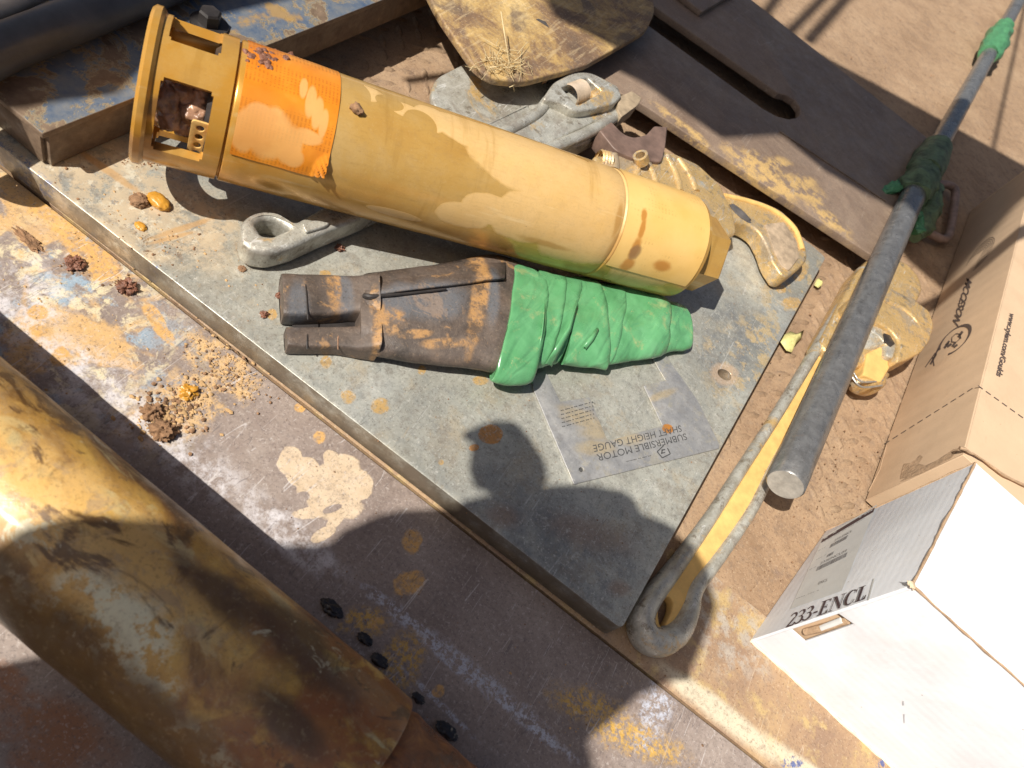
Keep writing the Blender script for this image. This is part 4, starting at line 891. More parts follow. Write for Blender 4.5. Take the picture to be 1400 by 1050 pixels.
V, F = lathe([(0, .007), (0, .011), (.014, .011), (.014, .007), (0, .007)], 28)
mob('bored_boss', place(V, W(878, 222, ZP+.046), Vector((-.5, -.3, .6)), Vector((0, 1, 0))), F, ALUM, wb, True, 30)
plate('hook_jaw', [(975, 268), (985, 262), (1015, 267), (1042, 275), (1067, 286), (1090, 308), (1102, 333), (1105, 354), (1094, 367), (1077, 379), (1069, 376), (1056, 357), (1049, 336), (1039, 317), (1025, 307), (1000, 302), (975, 300)], ZP+.004, ZP+.034, ALUM, wb, r=.012, bevel=.0045, res=3)
plate('jaw_face', [(1046, 306), (1072, 303), (1090, 330), (1093, 352), (1079, 370), (1068, 362), (1058, 340)], ZP+.030, ZP+.0365, simple('grey_brown_worn_cast', (.36, .27, .18), .6, .05, 50, .5, .6, .002), wb, r=.005, bevel=.0015)
tube('jaw_ridge', smooth_path([W(990, 268, ZP+.033), W(1025, 276, ZP+.034), W(1060, 290, ZP+.034), W(1086, 313, ZP+.034), W(1097, 342, ZP+.034)], 5), .0045, OCHMUD, wb, 10)
teeth = []
for k in range(12):
    a = W(1046, 326, .035).lerp(W(1073, 376, .035), k/11); teeth.append(box_data(a, (.0022, 0, 0), (0, .0012, 0), (0, 0, .012)))
V, F = merge(teeth); mob('jaw_teeth', V, F, BLACKISH, wb, False)
V, F = ico(W(1012, 292, ZP+.034), .012, 3, .2, 2, (1.8, .8, .35), 2); mob('wet_smear', V, F, simple('wet_black_grease', (.10, .09, .085), .15, 0, 60, .3, .6), wb, True, 60)

# ------------------------------------------------------------------ big wrench on the right
wc = thing('pipe_wrench', 'long grey aluminium pipe wrench with ochre mud in its handle, under the steel rod', 'pipe wrench', W(1000, 640, 0))
ZC = .022
def rib2(name, px, zc, rr, k=6):
    P = smooth_path([W(x, y, z) for x, y, z in px], k); R = [Vector((r, 0, 0)) for r in rr]; R = [v.x for v in smooth_path(R, k)]
    V, F = tube_data(P, R, 24, False, True, 1.3, (0, 0, 1)); return mob(name, V, F, ALU, wc, True, 60)
rib2('handle_rib', [(1178, 372, .03), (1120, 470, .027), (1066, 560, .025), (1011, 645, .023), (968, 712, .022), (922, 776, .021), (887, 822, .020), (876, 850, .020), (884, 872, .020), (904, 878, .020), (926, 864, .020), (940, 836, .020), (950, 805, .021), (980, 765, .022), (1025, 700, .023), (1060, 633, .025), (1110, 545, .027), (1150, 470, .029), (1205, 380, .03)], .0, [.0095, .0085, .0078, .0076, .0082, .0100, .0122, .0138, .0148, .0148, .0138, .0118, .0095, .0082, .0074, .0072, .0074, .0085, .0090])
plate('handle_web', [(905, 812), (925, 785), (980, 712), (1060, 585), (1130, 465), (1190, 370), (1215, 385), (1150, 480), (1070, 625), (1000, 730), (960, 790), (943, 830), (928, 862), (900, 860), (896, 838)], .012, .0265, OCHMUD, wc,
      holes=[([(908, 818), (916, 815), (921, 822), (919, 836), (909, 856), (898, 858), (893, 846), (898, 830)], .003)], r=.006, bevel=.002)
hz = .048
plate('head_casting', [(1172, 372), (1190, 352), (1215, 350), (1240, 358), (1258, 378), (1263, 396), (1256, 412), (1250, 430), (1230, 470), (1190, 500), (1150, 500), (1120, 470)], .003, hz-.006, ALUM, wc, r=[.01, .012, .012, .012, .012, .012, .01, .01, .02, .02, .02, .02], bevel=.008, res=4)
# hook: a heavy curved jaw
plate('hook_jaw', [(1160, 412), (1175, 398), (1216, 392), (1251, 410), (1271, 424), (1278, 444), (1272, 466), (1260, 482), (1243, 491), (1227, 496), (1226, 483), (1230, 472), (1226, 459), (1214, 448), (1190, 436), (1165, 432)], .022, hz+.016, ALUM, wc, r=.010, bevel=.0045, res=3)
tube('hook_ridge', smooth_path([W(1180, 408, hz+.016), W(1215, 412, hz+.016), W(1243, 428, hz+.015), W(1258, 450, hz+.014), W(1252, 474, hz+.012)], 6), [.004]*10+[.006]*6+[.004]*9, ALUM, wc, 12, flat=.6, up=(0, 0, 1))
plate('jaw_block', [(1165, 436), (1190, 437), (1213, 449), (1224, 461), (1227, 474), (1222, 490), (1212, 486), (1213, 472), (1203, 460), (1188, 450), (1165, 448)], .022, hz+.008, ALU, wc, r=.006, bevel=.003, res=3)
plate('jaw_gap_shade', [(1208, 455), (1217, 458), (1224, 470), (1218, 474), (1210, 466)], .04, hz+.010, BLACKISH, wc, r=.003, bevel=.0005)  # solid black piece paints the dark gap between shank and jaw
plate('sliding_shank', [(1186, 482), (1214, 469), (1228, 484), (1205, 523), (1180, 512)], .012, .046, OCHMUD, wc, r=.004, bevel=.003, res=3)
loft('heel_jaw', [(1175, 448, 1150, 470, .034, .018), (1195, 452, 1165, 476, .034, .018), (1208, 462, 1176, 482, .034, .016), (1209, 472, 1186, 484, .032, .013), (1204, 480, 1192, 484, .030, .008)], ALU, wc, 28, 2.4, 5, .0005)
loft('adjusting_nut', [(1213, 516, 1171, 508, .026, .015), (1208, 524, 1168, 512, .026, .017), (1206, 530, 1166, 518, .026, .019), (1198, 537, 1164, 526, .024, .016), (1190, 540, 1172, 534, .020, .009)], ALUM, wc, 32, 2.2, 5, .0006)
for q in (((1166, 508), (1178, 522), (1207, 520)), ((1164, 514), (1178, 529), (1206, 527))):
    rib_loop('thread_ring', [(x, y) for x, y in q], .043, .0016, simple('bare_thread_steel', (.4, .38, .34), .3, .6), wc, 1., 6, 8)

# ------------------------------------------------------------------ steel rod with green rags
rod = thing('steel_rod', 'long dark round steel rod with green tape bound around it', 'steel rod', W(1160, 500, .05))
RR = .0230
def rp(px, py, z): return W(px, py, z)
ra0 = rp(1073, 664, .082); ra1 = rp(1262, 236, .062); ra2 = rp(1379, 26, .040)
Vv, F = tube_data([ra0+(ra1-ra0).normalized()*.0015, ra0+(ra1-ra0).normalized()*.004]+[ra0.lerp(ra1, t) for t in (.05, .3, .6, 1)], [RR-.002, RR, RR, RR, RR, RR], 48, cap=False)
mob('rod_body', Vv, F, STEEL, rod, True, 40)
Vv, F = tube_data([ra0+(ra1-ra0).normalized()*.0016, ra0+(ra1-ra0).normalized()*.0030], [RR-.0018, RR-.0018], 48); mob('rod_end_face', Vv, F, RODEND, rod, True, 40)
tube('rod_body', [ra1, ra1.lerp(ra2, .5), ra2+(ra2-ra1)*.3], RR*.92, STEEL, rod, 40)
def rag(pts, rr, mat, seed, amp=.006, f=22, f2=90):
    P = smooth_path(pts, 7); R = [v.x for v in smooth_path([Vector((r, 0, 0)) for r in rr], 7)]
    V, F = tube_data(P, R, 56)
    V = [v+Vector(mnoise.noise_vector(v*f+Vector((seed, 0, 0))))*amp+Vector(mnoise.noise_vector(v*f*3+Vector((0, seed, 0))))*amp*.6+Vector(mnoise.noise_vector(v*f2+Vector((0, seed, 0))))*amp*.3 for v in V]
    return mob('tape_binding', V, F, mat, rod, True, 50)
d1 = (ra1-ra0).normalized(); d2 = (ra2-ra1).normalized()
def on(px, py):  # nearest point of the rod's line to a pixel
    best = None
    for k in range(401):
        p = ra0.lerp(ra1, k/200*1.0) if k < 200 else ra1.lerp(ra2, (k-200)/200); q = PR(p); e = (q[0]-px)**2+(q[1]-py)**2
        if best is None or e < best[0]: best = (e, p)
    return best[1]
c1, c2, c3 = on(1244, 266), on(1258, 238), on(1276, 200)
rag([c1, c1.lerp(c2, .4), c2], [.030, .035, .034], TAPED, 1, .006, 28)
rag([c2, c2.lerp(c3, .5), c3], [.036, .035, .029], TAPED, 4, .0035, 18)
u = Vector((1, .1, 0))
rag([c2+u*.03, c2.lerp(c1, .6)+u*.042+Vector((0, 0, -.012)), c1+u*.052-d1*.02+Vector((0, 0, -.02)), c1+u*.05-d1*.07+Vector((0, 0, -.03))], [.014, .024, .022, .010], TAPED, 9, .007, 30)
rag([c1-u*.03, c1-u*.046-d1*.02+Vector((0, 0, -.02)), c1-u*.06-d1*.03+Vector((0, 0, -.03))], [.010, .014, .008], TAPEB, 3, .008, 40)
rag([c1+u*.034-d1*.02+Vector((0, 0, -.01)), c1+u*.046-d1*.055+Vector((0, 0, -.02)), c1+u*.045-d1*.075+Vector((0, 0, -.02))], [.006, .012, .006], TAPEB, 7, .007, 40)
e1_, e2_, e3_ = on(1345, 72), on(1356, 52), on(1364, 36)
rag([e1_, e2_, e3_], [.030, .037, .030], TAPEB, 12, .009, 22)
e1_, e2_ = on(1367, 32), on(1381, 0)
rag([on(1373, 22), on(1378, 12), ra2, ra2+(ra2-ra1)*.15], [.030, .040, .043, .042], TAPED, 15, .012, 20)
# bent bar handle beside the binding
hb = tube('bent_bar_handle', smooth_path([W(1255, 262, .02), W(1286, 252, .022), W(1303, 256, .022), W(1306, 266, .022), W(1302, 300, .020), W(1297, 322, .018), W(1288, 327, .018), W(1268, 318, .018), W(1240, 306, .018)], 6), .0088, simple('rusty_bar', (.24, .165, .13), .55, 0, 60, .4, .5), None, 16)
tag(hb, 'rusty bent bar handle lying beside the green tape binding of the rod', 'handle')

# ------------------------------------------------------------------ big muddy pipe in the lower left
big = thing('muddy_pipe', 'large ochre and brown muddy pipe close up in the lower left corner', 'pipe', W(200, 800, 0))
YP = .118; RP = .0670; xe = .098
zb = -.006
def lx(prof, y=YP, z=RP+zb, seg=160, amp=0.):
    V, F = lathe(prof, seg); return [Vector((v.x, v.y+y, v.z+z))+Vector(mnoise.noise_vector(v*30))*amp for v in V], F
pf = [(xe-.012, .046), (xe-.001, .048), (xe+.001, .060), (xe+.0008, .0662), (xe-.0004, RP)]+[(xe-.0006-k*.012, RP) for k in range(1, 80)]
V, F = lx(pf, amp=.0009); mob('pipe_wall', V, F, PIPE, big, True, 40)
V, F = lx([(xe-.010, 0), (xe-.010, .05)]); mob('pipe_bore', V, F, BLACKISH, big, True, 40)
cp = [(xe-.02, .052), (xe+.004, .0595), (xe+.010, .0610), (xe+.016, .0600)]+[(xe+.02+.008*k, .0595) for k in range(14)]
def coup():
    V, F = lathe(cp, 160); out = []
    for v in V:
        d = 1+.035*mnoise.noise(Vector((v.x*34, v.y*34, v.z*34)))+.02*mnoise.noise(Vector((v.x*110, v.y*110, v.z*110)))
        out.append(Vector((v.x, v.y*d+YP, v.z*d+RP+zb)))
    return out, F
V, F = coup(); mob('rusty_coupling', V, F, m_coup(), big, True, 50)
tube('spline_slot', [(xe+.004, YP-.026, RP+zb+.054), (xe+.060, YP-.026, RP+zb+.0545)], [.004, .0075], BLACKISH, big, 12)
tube('spline_slot', [(xe+.012, YP-.002, RP+zb+.0595), (xe+.075, YP-.002, RP+zb+.0600)], .0035, BLACKISH, big, 12)

# ------------------------------------------------------------------ boxes
kb = thing('cardboard_box', 'long brown cardboard box with printed logo, dashed lines and web address, right edge', 'cardboard box', W(1183, 683, 0))
b0 = W(1183, 683, 0); b1 = W(1326, 290, 0); KH = .156
ud = (b1-b0).normalized(); wdv = Vector((ud.y, -ud.x, 0)); KL = (b1-b0).length; KW = .42
def slab(name, o, a, b, th, mat, parent, holes=(), bev=.0012, skew=None):
    """panel with origin o spanned by a and b, thickness inward along -n"""
    la, lb = a.length, b.length; me = curve_mesh([(0, 0), (la, 0), (la, lb), (0, lb)], holes, -th, 0, bev)
    x = a.normalized(); y = b.normalized(); n = x.cross(y).normalized(); m = Matrix(((x.x, y.x, n.x, o.x), (x.y, y.y, n.y, o.y), (x.z, y.z, n.z, o.z), (0, 0, 0, 1)))
    me.transform(m); return mfin(name, me, mat, parent)
Z = Vector((0, 0, 1))
slab('left_panel', b0+Z*.001, Z*KH, ud*KL, .004, KRAFT, kb)
slab('top_panel', b0+Z*(KH+.001)+wdv*.0005, wdv*KW, ud*KL, .004, KRAFT, kb)
slab('end_panel', b0+ud*.001+wdv*KW+Z*.001, -wdv*KW, Z*KH, .004, KRAFT, kb)
slab('far_panel', b0+ud*(KL-.001)+Z*.001, wdv*KW, Z*KH, .004, KRAFT, kb) if False else None
slab('far_panel', b0+ud*(KL+.003)+Z*.001, wdv*KW, Z*KH, .004, KRAFT, kb)
nL = -wdv
def FL(x, y): return FP(x, y, b0-wdv*.0006, nL)
def FT(x, y): return W(x, y, KH+.0016)
def dashes(name, pts, n, f, w, duty=.62):
    polys = []
    for k in range(n):
        a = k/n; b = a+duty/n; p = Vector(pts[0]).lerp(Vector(pts[1]), a); q = Vector(pts[0]).lerp(Vector(pts[1]), b); d = (q-p).normalized(); nn = Vector((-d.y, d.x))*w
        polys.append([f(*(p+nn)), f(*(q+nn)), f(*(q-nn)), f(*(p-nn))])
    poly_print(name, polys, INK, kb)
dashes('printed_dashes', [(1209, 607), (1334, 528)], 11, FL, .55); dashes('printed_dashes', [(1337, 527), (1425, 590)], 8, FT, .6)
fit_print('web_address', text_mesh('www.xylem.com/Goulds', .035), FT(1381, 427), FT(1362, 513), FT(1388, 431), INK, kb, .0002, Z)
fit_print('printed_word', text_mesh('MCCESON', .03), FL(1322, 380), FL(1303, 439), FL(1329, 386), INK, kb, .0002, nL)
def ringprint(c, a1, rx, ry, w, t0, t1, f, n=40, wv=.5):
    ca, sa = math.cos(a1), math.sin(a1); polys = []
    for k in range(n):
        T = [t0+(t1-t0)*(k+e)/n for e in (0, 1)]
        def p(t, s):
            ww = w*(1+wv*math.cos(2*t)); x = (rx-ww*s)*math.cos(t); y = (ry-ww*.5*s)*math.sin(t); return f(c[0]+x*ca-y*sa, c[1]+x*sa+y*ca)
        polys.append([p(T[0], 0), p(T[1], 0), p(T[1], 1), p(T[0], 1)])
    return polys
ac = math.radians(-43)
pol = ringprint((1305, 465), ac, 30, 12.5, 4.2, -2.75, 2.35, FL)
for (x, y, rx, ry, w) in ((1307, 462, 9, 5.5, 2.0),): pol += ringprint((x, y), ac, rx, ry, w, 0, 2*math.pi, FL, 6, .1)
for (x0, y0, x1, y1, w) in ((1291, 476, 1297, 468, 1.5), (1295, 474, 1301, 470, 1.5), (1293, 472, 1298, 466, 1.2), (1310, 461, 1316, 453, 1.6), (1302, 474, 1306, 468, 1.4), (1312, 457, 1313, 463, 1.3), (1304, 475, 1309, 471, 1.3)):
    p, q = Vector((x0, y0)), Vector((x1, y1)); d = (q-p).normalized(); nn = Vector((-d.y, d.x))*w; pol.append([FL(*(p+nn)), FL(*(q+nn)), FL(*(q-nn)), FL(*(p-nn))])
poly_print('ring_logo', pol, INK, kb)
pol = []
for k in range(7):
    pol += ringprint((1339-k*.6+.5, 349+k*.6), math.radians(-52), 31-k*2.6, 8.5-k*1.0, .7, -2.4+k*.2, 2.4-k*.1, FL, 26, .2)
poly_print('fingerprint_logo', pol, INK, kb)
for (x0, y0, x1, y1, w) in ((1265, 502, 1279, 482, .6), (1272, 498, 1280, 484, 1.2), (1276, 492, 1283, 476, 1.0), (1277, 500, 1275, 488, .8)):
    p, q = Vector((x0, y0)), Vector((x1, y1)); d = (q-p).normalized(); nn = Vector((-d.y, d.x))*w; poly_print('printed_script', [[FL(*(p+nn)), FL(*(q+nn)), FL(*(q-nn)), FL(*(p-nn))]], INK, kb)
# torn patch
def torn(name, px, f, mat, parent, lift, n):
    V = []; rnd = random.Random(len(px))
    base = [f(x, y) for x, y in px]; c = sum(base, Vector())/len(base)
    V = [c+n*lift]+[p+n*.0002 for p in base]; F = [(0, i+1, (i+1) % len(base)+1) for i in range(len(base))]
    return mob(name, V, F, mat, parent, False)
torn('torn_patch', [(1231, 655), (1233, 644), (1236, 634), (1245, 633), (1252, 628), (1258, 622), (1262, 625), (1256, 634), (1264, 636), (1259, 645), (1245, 650)], FL, KRAFTD, kb, .0006, nL)
torn('torn_patch', [(1230, 659), (1262, 646), (1300, 627), (1312, 613), (1304, 614), (1280, 630), (1255, 641)], FL, KRAFTD, kb, .001, nL)
tube('crease', [FL(1187, 672), FL(1203, 642), FL(1212, 609)], .0004, KRAFT, kb, 5)
P = smooth_path([W(1311, 611, KH+.004), W(1324, 617, KH+.006), W(1345, 630, KH+.005), W(1372, 650, KH+.004), W(1410, 668, KH+.004)], 5)
tube('torn_edge', [p+Vector(mnoise.noise_vector(p*90))*.002 for p in P], [.0035+.002*mnoise.noise(p*60) for p in P], KRAFTD, kb, 8, flat=.6)

wx = thing('white_box', 'white cardboard box with a product sticker, bold lettering and a hand hole, lower right corner', 'cardboard box', W(1025, 875, 0))
q0 = W(1025, 875, 0)+Z*.001; q1 = W(1128, 726, 0)+Z*.001; HB = .222
ax_ = (q1-q0); q2 = W(1222, 1052, 0)+Z*.001; bx_ = (q2-q0).normalized()*.62
top0 = q0+Z*HB
nA = (-Vector((ax_.y, -ax_.x, 0))).normalized(); nA = nA if nA.x < 0 else -nA
nB = Vector((bx_.y, -bx_.x, 0)).normalized(); nB = nB if nB.y < 0 else -nB
def FA(x, y): return FP(x, y, q0+nA*.0006, nA)
def FB(x, y): return FP(x, y, q0+nB*.0002, nB)
slab('sticker_panel', q0+ax_, -ax_, Z*HB, .004, WHITE, wx) if False else None
slab('sticker_panel', q0+Z*0, Z*HB, ax_, .004, WHITE2, wx)
bxn = bx_.normalized()
def loc(p): d = p-q0; return (d.dot(bxn), d.z)
hole = [loc(FB(x, y)) for x, y in ((1083, 864), (1149, 842), (1166, 853), (1098, 877))]
hole[0] = (.003, hole[0][1]); hole[1] = (.003, hole[1][1])
slab('front_panel', q0+bxn*.0015, bx_, Z*HB, .004, WHITE2, wx, holes=[hole])
slab('top_panel', top0+Z*.002+bxn*.001, bx_, ax_*.985, .004, WHITE, wx)
slab('back_panel', q0+ax_+Z*HB, -Z*HB, bx_, .004, WHITE, wx) if False else None
# kraft flap seen inside the hand hole
slab('inner_flap', q0+bxn*.004-nB*.007+Z*.02, bx_*.2, Z*(HB-.04), .003, KRAFT, wx)
tube('torn_flap', [FB(1100, 868)-nB*.004, FB(1130, 860)-nB*.003, FB(1158, 851)-nB*.003], [.004, .0045, .004], KRAFTD, wx, 8)
tube('torn_flap', [FB(1122, 860)-nB*.001, FB(1150, 849)-nB*.001], [.003, .003], STICK, wx, 8, flat=.5)
def edge(a, b, r, mat, n=30, amp=.0012, name='raw_edge'):
    P = [a.lerp(b, k/n) for k in range(n+1)]; P = [p+Vector(mnoise.noise_vector(p*70))*amp for p in P]; tube(name, P, [r*(1+.5*mnoise.noise(p*120)) for p in P], mat, wx, 8)
edge(top0+Z*.0005, top0+ax_+Z*.0005, .0013, KRAFTD, 40, .0008); edge(top0+Z*.0005, top0+bx_+Z*.0005, .0013, KRAFTD, 70, .0008)
edge(q0+Z*.001-nB*-.001, q0+bx_+Z*.001, .0026, simple('cream_box_edge', (.66, .58, .44), .8), 60); edge(q0+ax_, q1+Z*HB, .0012, KRAFTD)
V, F = ico(top0+Z*.0005, .0032, 3, .6, 2.2, (1.4, 1, .6)); mob('crushed_corner', V, F, simple('cream_torn_board', (.58, .47, .32), .85, 0, 60, .3, .6), wx, True, 60)
# sticker and print
stc = [FA(*p)+nA*.0001 for p in ((1080, 833), (1151, 808), (1199, 690), (1125, 735))]
poly_print('sticker', [stc], STICK, wx)
E1 = (stc[2]-stc[3]); E2 = (stc[3]-stc[0])
def SQ(u0, v0, u1, v1, l=.0003):
    b = stc[0]; f = lambda u, v: b+(stc[1]-stc[0])*u*(1-v)+(stc[2]-stc[3])*u*v+(stc[3]-stc[0])*v+nA*l
    return [f(u0, v0), f(u1, v0), f(u1, v1), f(u0, v1)]
poly_print('sticker_header', [SQ(.02, .90, .99, .965)], INKV, wx)
def st_text(body, u0, v0, u1, v1, mat=INKV, l=.0004):
    q = SQ(u0, v0, u1, v1, l); fit_print('sticker_print', text_mesh(body), q[0], q[1], q[3], mat, wx, .0001, nA)
GREYP = simple('grey_print', (.2, .19, .19), .7)
st_text('233-ENCL', .35, .77, .68, .805, GREYP); st_text('233ENCL09', .25, .49, .75, .525, GREYP); st_text('ENCL', .42, .19, .6, .225, GREYP)
st_text('- -- --- -- --- ----', .1, .865, .85, .885, GREYP); st_text('-- ---', .05, .75, .2, .765, GREYP); st_text('--- -', .1, .6, .3, .615, GREYP); st_text('-- --', .05, .48, .18, .495, GREYP); st_text('---- --- -', .05, .1, .5, .115, GREYP)
def bars(u0, v0, u1, v1, n, sd):
    r = random.Random(sd); P = []; u = u0
    while u < u1:
        w = r.choice((.006, .010, .016)); P.append(SQ(u, v0, min(u+w, u1), v1)); u += w+r.choice((.007, .011))
    poly_print('barcode', P, GREYP, wx)
bars(.3, .70, .62, .755, 20, 1); bars(.22, .415, .78, .475, 30, 2); bars(.33, .56, .45, .60, 8, 3)
st_text('- -', .06, .915, .3, .95, STICK, .0006); st_text('- ---', .72, .915, .96, .95, STICK, .0006)
# bold serif lettering 233-ENCL
def serif(s):
    """glyph polygons in a unit-high cell"""
    G = {}
    def arc(cx, cy, rx, ry, a0, a1, w0, w1, n=12):
        o = []; i = []
        for k in range(n+1):
            t = k/n; a = math.radians(a0+(a1-a0)*t); w = w0+(w1-w0)*math.sin(t*math.pi); o.append((cx+rx*math.cos(a), cy+ry*math.sin(a))); i.append((cx+(rx-w)*math.cos(a), cy+(ry-w*.7)*math.sin(a)))
        return [[o[k], o[k+1], i[k+1], i[k]] for k in range(n)]
    R = lambda x0, y0, x1, y1: [(x0, y0), (x1, y0), (x1, y1), (x0, y1)]
    G['2'] = (.56, arc(.24, .73, .25, .27, 165, -30, .07, .15)+[[(.47, .62), (.32, .60), (.02, .10), (.02, 0), (.12, .06)], R(.02, 0, .52, .11), [(.44, .10), (.52, .10), (.55, .24), (.50, .24)]])
    G['3'] = (.56, arc(.23, .76, .24, .24, 160, -75, .06, .14)+arc(.22, .28, .28, .28, 80, -160, .06, .15)+[R(.14, .49, .30, .56)])
    G['-'] = (.36, [R(.04, .30, .30, .42)])
    G['E'] = (.70, [R(.12, 0, .27, 1), R(.02, 0, .62, .06), R(.02, .94, .60, 1), R(.27, .48, .46, .54), [(.56, .78), (.60, .78), (.60, .95), (.52, .95)], [(.58, .24), (.62, .24), (.62, .05), (.52, .05)], R(.43, .38, .47, .64)])
    G['N'] = (.84, [R(.10, 0, .15, 1), R(.64, 0, .69, 1), [(.06, 1), (.24, 1), (.69, .16), (.69, 0), (.62, 0)], R(.02, 0, .24, .05), R(.54, .95, .80, 1), R(.02, .95, .2, 1)])
    G['C'] = (.70, arc(.36, .5, .35, .52, 42, 318, .05, .17, 20)+[[(.58, .70), (.62, .70), (.62, .98), (.56, .90)], [(.58, .30), (.64, .30), (.58, .12), (.53, .14)]])
    G['L'] = (.64, [R(.12, 0, .27, 1), R(.02, 0, .58, .06), R(.02, .95, .38, 1), [(.54, .28), (.59, .28), (.59, .04), (.46, .05)]])
    x = 0; out = []
    for ch in s:
        w, ps = G[ch]; out += [[(a+x, b) for a, b in p] for p in ps]; x += w
    return out, x
ps, tw = serif('233-ENCL'); t0, t1_, t2_ = FA(1074, 859), FA(1185, 820), FA(1083, 839)
tA = (t1_-t0)/tw; tB = (t2_-t0)
poly_print('box_lettering', [[t0+tA*x+tB*y+nA*.0002+nA*.00001*i for x, y in p] for i, p in enumerate(ps)], INKV, wx)
poly_print('clear_tape', [[FA(1186, 821)+nA*.0001, FA(1194, 791)+nA*.0001, FA(1196, 791)+nA*.0001, FA(1188, 821)+nA*.0001]], STICK, wx)
poly_print('scuff_mark', [[FB(1234, 958)+nB*.0006, FB(1236, 958)+nB*.0006, FB(1236, 964)+nB*.0006, FB(1234, 964)+nB*.0006], [FB(1235, 976)+nB*.0006, FB(1237, 976)+nB*.0006, FB(1237, 988)+nB*.0006, FB(1236, 988)+nB*.0006]], simple('light_scuff', (.4, .4, .42)), wx)

# ------------------------------------------------------------------ clods, drops, leaves, crumbs
def clod(px, py, z, r, mat, label, cat='mud clod', sc=(1, 1, .7), amp=.5, sd=1, grp='mud clods', name='mud_clod', sub=4):
    c = W(px, py, z); c.z += r*sc[2]*.45; V, F = ico(c, r, sub, amp, 2.3, sc, sd)
    V = [Vector((v.x, v.y, max(v.z, z+.0002))) for v in V]
    tag(mob(name, V, F, mat, None, True, 60), label, cat, grp)
clod(190, 277, ZP, .0085, CLOD, 'round brown clay lump beside the orange one, below the pump cage', sd=2, amp=.25)
clod(217, 278, ZP, .0105, CLODO, 'smooth orange clay lump below the pump cage', sc=(1.25, .8, .6), sd=3, amp=.15)
clod(192, 310, ZP, .0055, CLODO, 'small ochre clay drop just below the orange lump', sc=(1.2, .8, .4), sd=5, amp=.2)
clod(102, 362, 0, .0068, CLODR, 'red-brown crumbly clod on the left sheet, upper one of two', sd=6, amp=.8)
clod(173, 394, 0, .0078, CLODR, 'wet red-brown crumbly clod on the left sheet, lower one of two', sd=7, amp=.7)
clod(38, 328, 0, .0080, CLOD, 'flat curved smear of clay near the left edge', sc=(1.9, .6, .3), sd=8, amp=.7)
clod(222, 592, 0, .0095, CLOD, 'large angular brown clod in the mud patch beside the big pipe', sc=(1.1, 1, .8), sd=9, amp=.6)
clod(208, 565, 0, .008, CLOD, 'small dark clod above the large one in the mud patch', sd=10, amp=.8)
clod(257, 537, 0, .0075, CLODO, 'ochre clod at the top of the mud patch', sd=12, amp=.7, sc=(1, 1, .5))
clod(464, 340, ZP, .0045, CLODR, 'tiny red-brown clod between the wrench eye and the rubber sleeve', sd=13, amp=.7)
clod(331, 368, ZP, .0040, CLOD, 'tiny brown clod just below the wrench eye', sd=14, amp=.4, sc=(1, 1, .4))
clod(361, 431, ZP, .0035, CLODR, 'tiny clod left of the rubber sleeve', sd=15, amp=.7)
clod(381, 405, ZP, .0035, CLODR, 'tiny red clod touching the tip of the rubber sleeve', sd=16, amp=.5)
def drop(px, py, r, label, sd, sc=(1.35, .75, .35)):
    clod(px, py, 0, r*.78, OIL, label, 'oil drop', sc, .3, sd, 'black wet drops', 'oil_drop')
drop(453, 832, .0105, 'black oily drop beside the big pipe, uppermost of the row', 20)
drop(499, 874, .0075, 'black oily drop, second of the row beside the big pipe', 21)
drop(518, 903, .0085, 'glossy black oily drop, third of the row beside the big pipe', 22)
drop(610, 1000, .0105, 'black oily drop beside the torn pipe end', 23)
drop(572, 955, .0065, 'small black drop touching the end of the big pipe', 24)
def crumbs():
    rnd = random.Random(21); parts = []
    def sc(n, cx, cy, sx, sy, z, r0, r1, rot=0.):
        for _ in range(n):
            a, b = rnd.gauss(0, sx), rnd.gauss(0, sy); x = cx+a*math.cos(rot)-b*math.sin(rot); y = cy+a*math.sin(rot)+b*math.cos(rot)
            r = rnd.uniform(r0, r1)*rnd.uniform(.5, 1); p = W(x, y, z); p.z += r*.3; parts.append(ico(p, r, 1, .5, 2, (1, 1, .6), rnd.random()*50))
    sc(120, 235, 560, 26, 18, 0, .0008, .0034); sc(60, 300, 505, 36, 16, 0, .0006, .0024, .6); sc(30, 100, 362, 12, 8, 0, .0006, .002); sc(30, 173, 392, 12, 8, 0, .0006, .002)
    sc(60, 220, 330, 90, 25, ZP, .0005, .0018, .4); sc(60, 560, 400, 190, 80, ZP, .0004, .0013, .3); sc(50, 700, 600, 140, 60, ZP, .0004, .0011, .4)
    sc(90, 600, 850, 190, 90, 0, .0004, .0011, .6); sc(60, 1000, 480, 60, 60, ZP, .0004, .0012); sc(260, 1130, 640, 60, 60, 0, .0005, .0016, 0); sc(90, 1010, 860, 70, 60, .002, .0005, .0014)
    sc(160, 1250, 200, 120, 120, 0, .0008, .003); sc(80, 205, 222, 20, 4, ZP, .0006, .0018)
    k0 = len(parts); V, F = merge(parts); o = mob('clay_crumbs', V, F, CLOD, None, True, 60); tag(o, 'loose brown clay crumbs and grit scattered over the steel', 'clay crumbs'); o['kind'] = 'stuff'
crumbs()
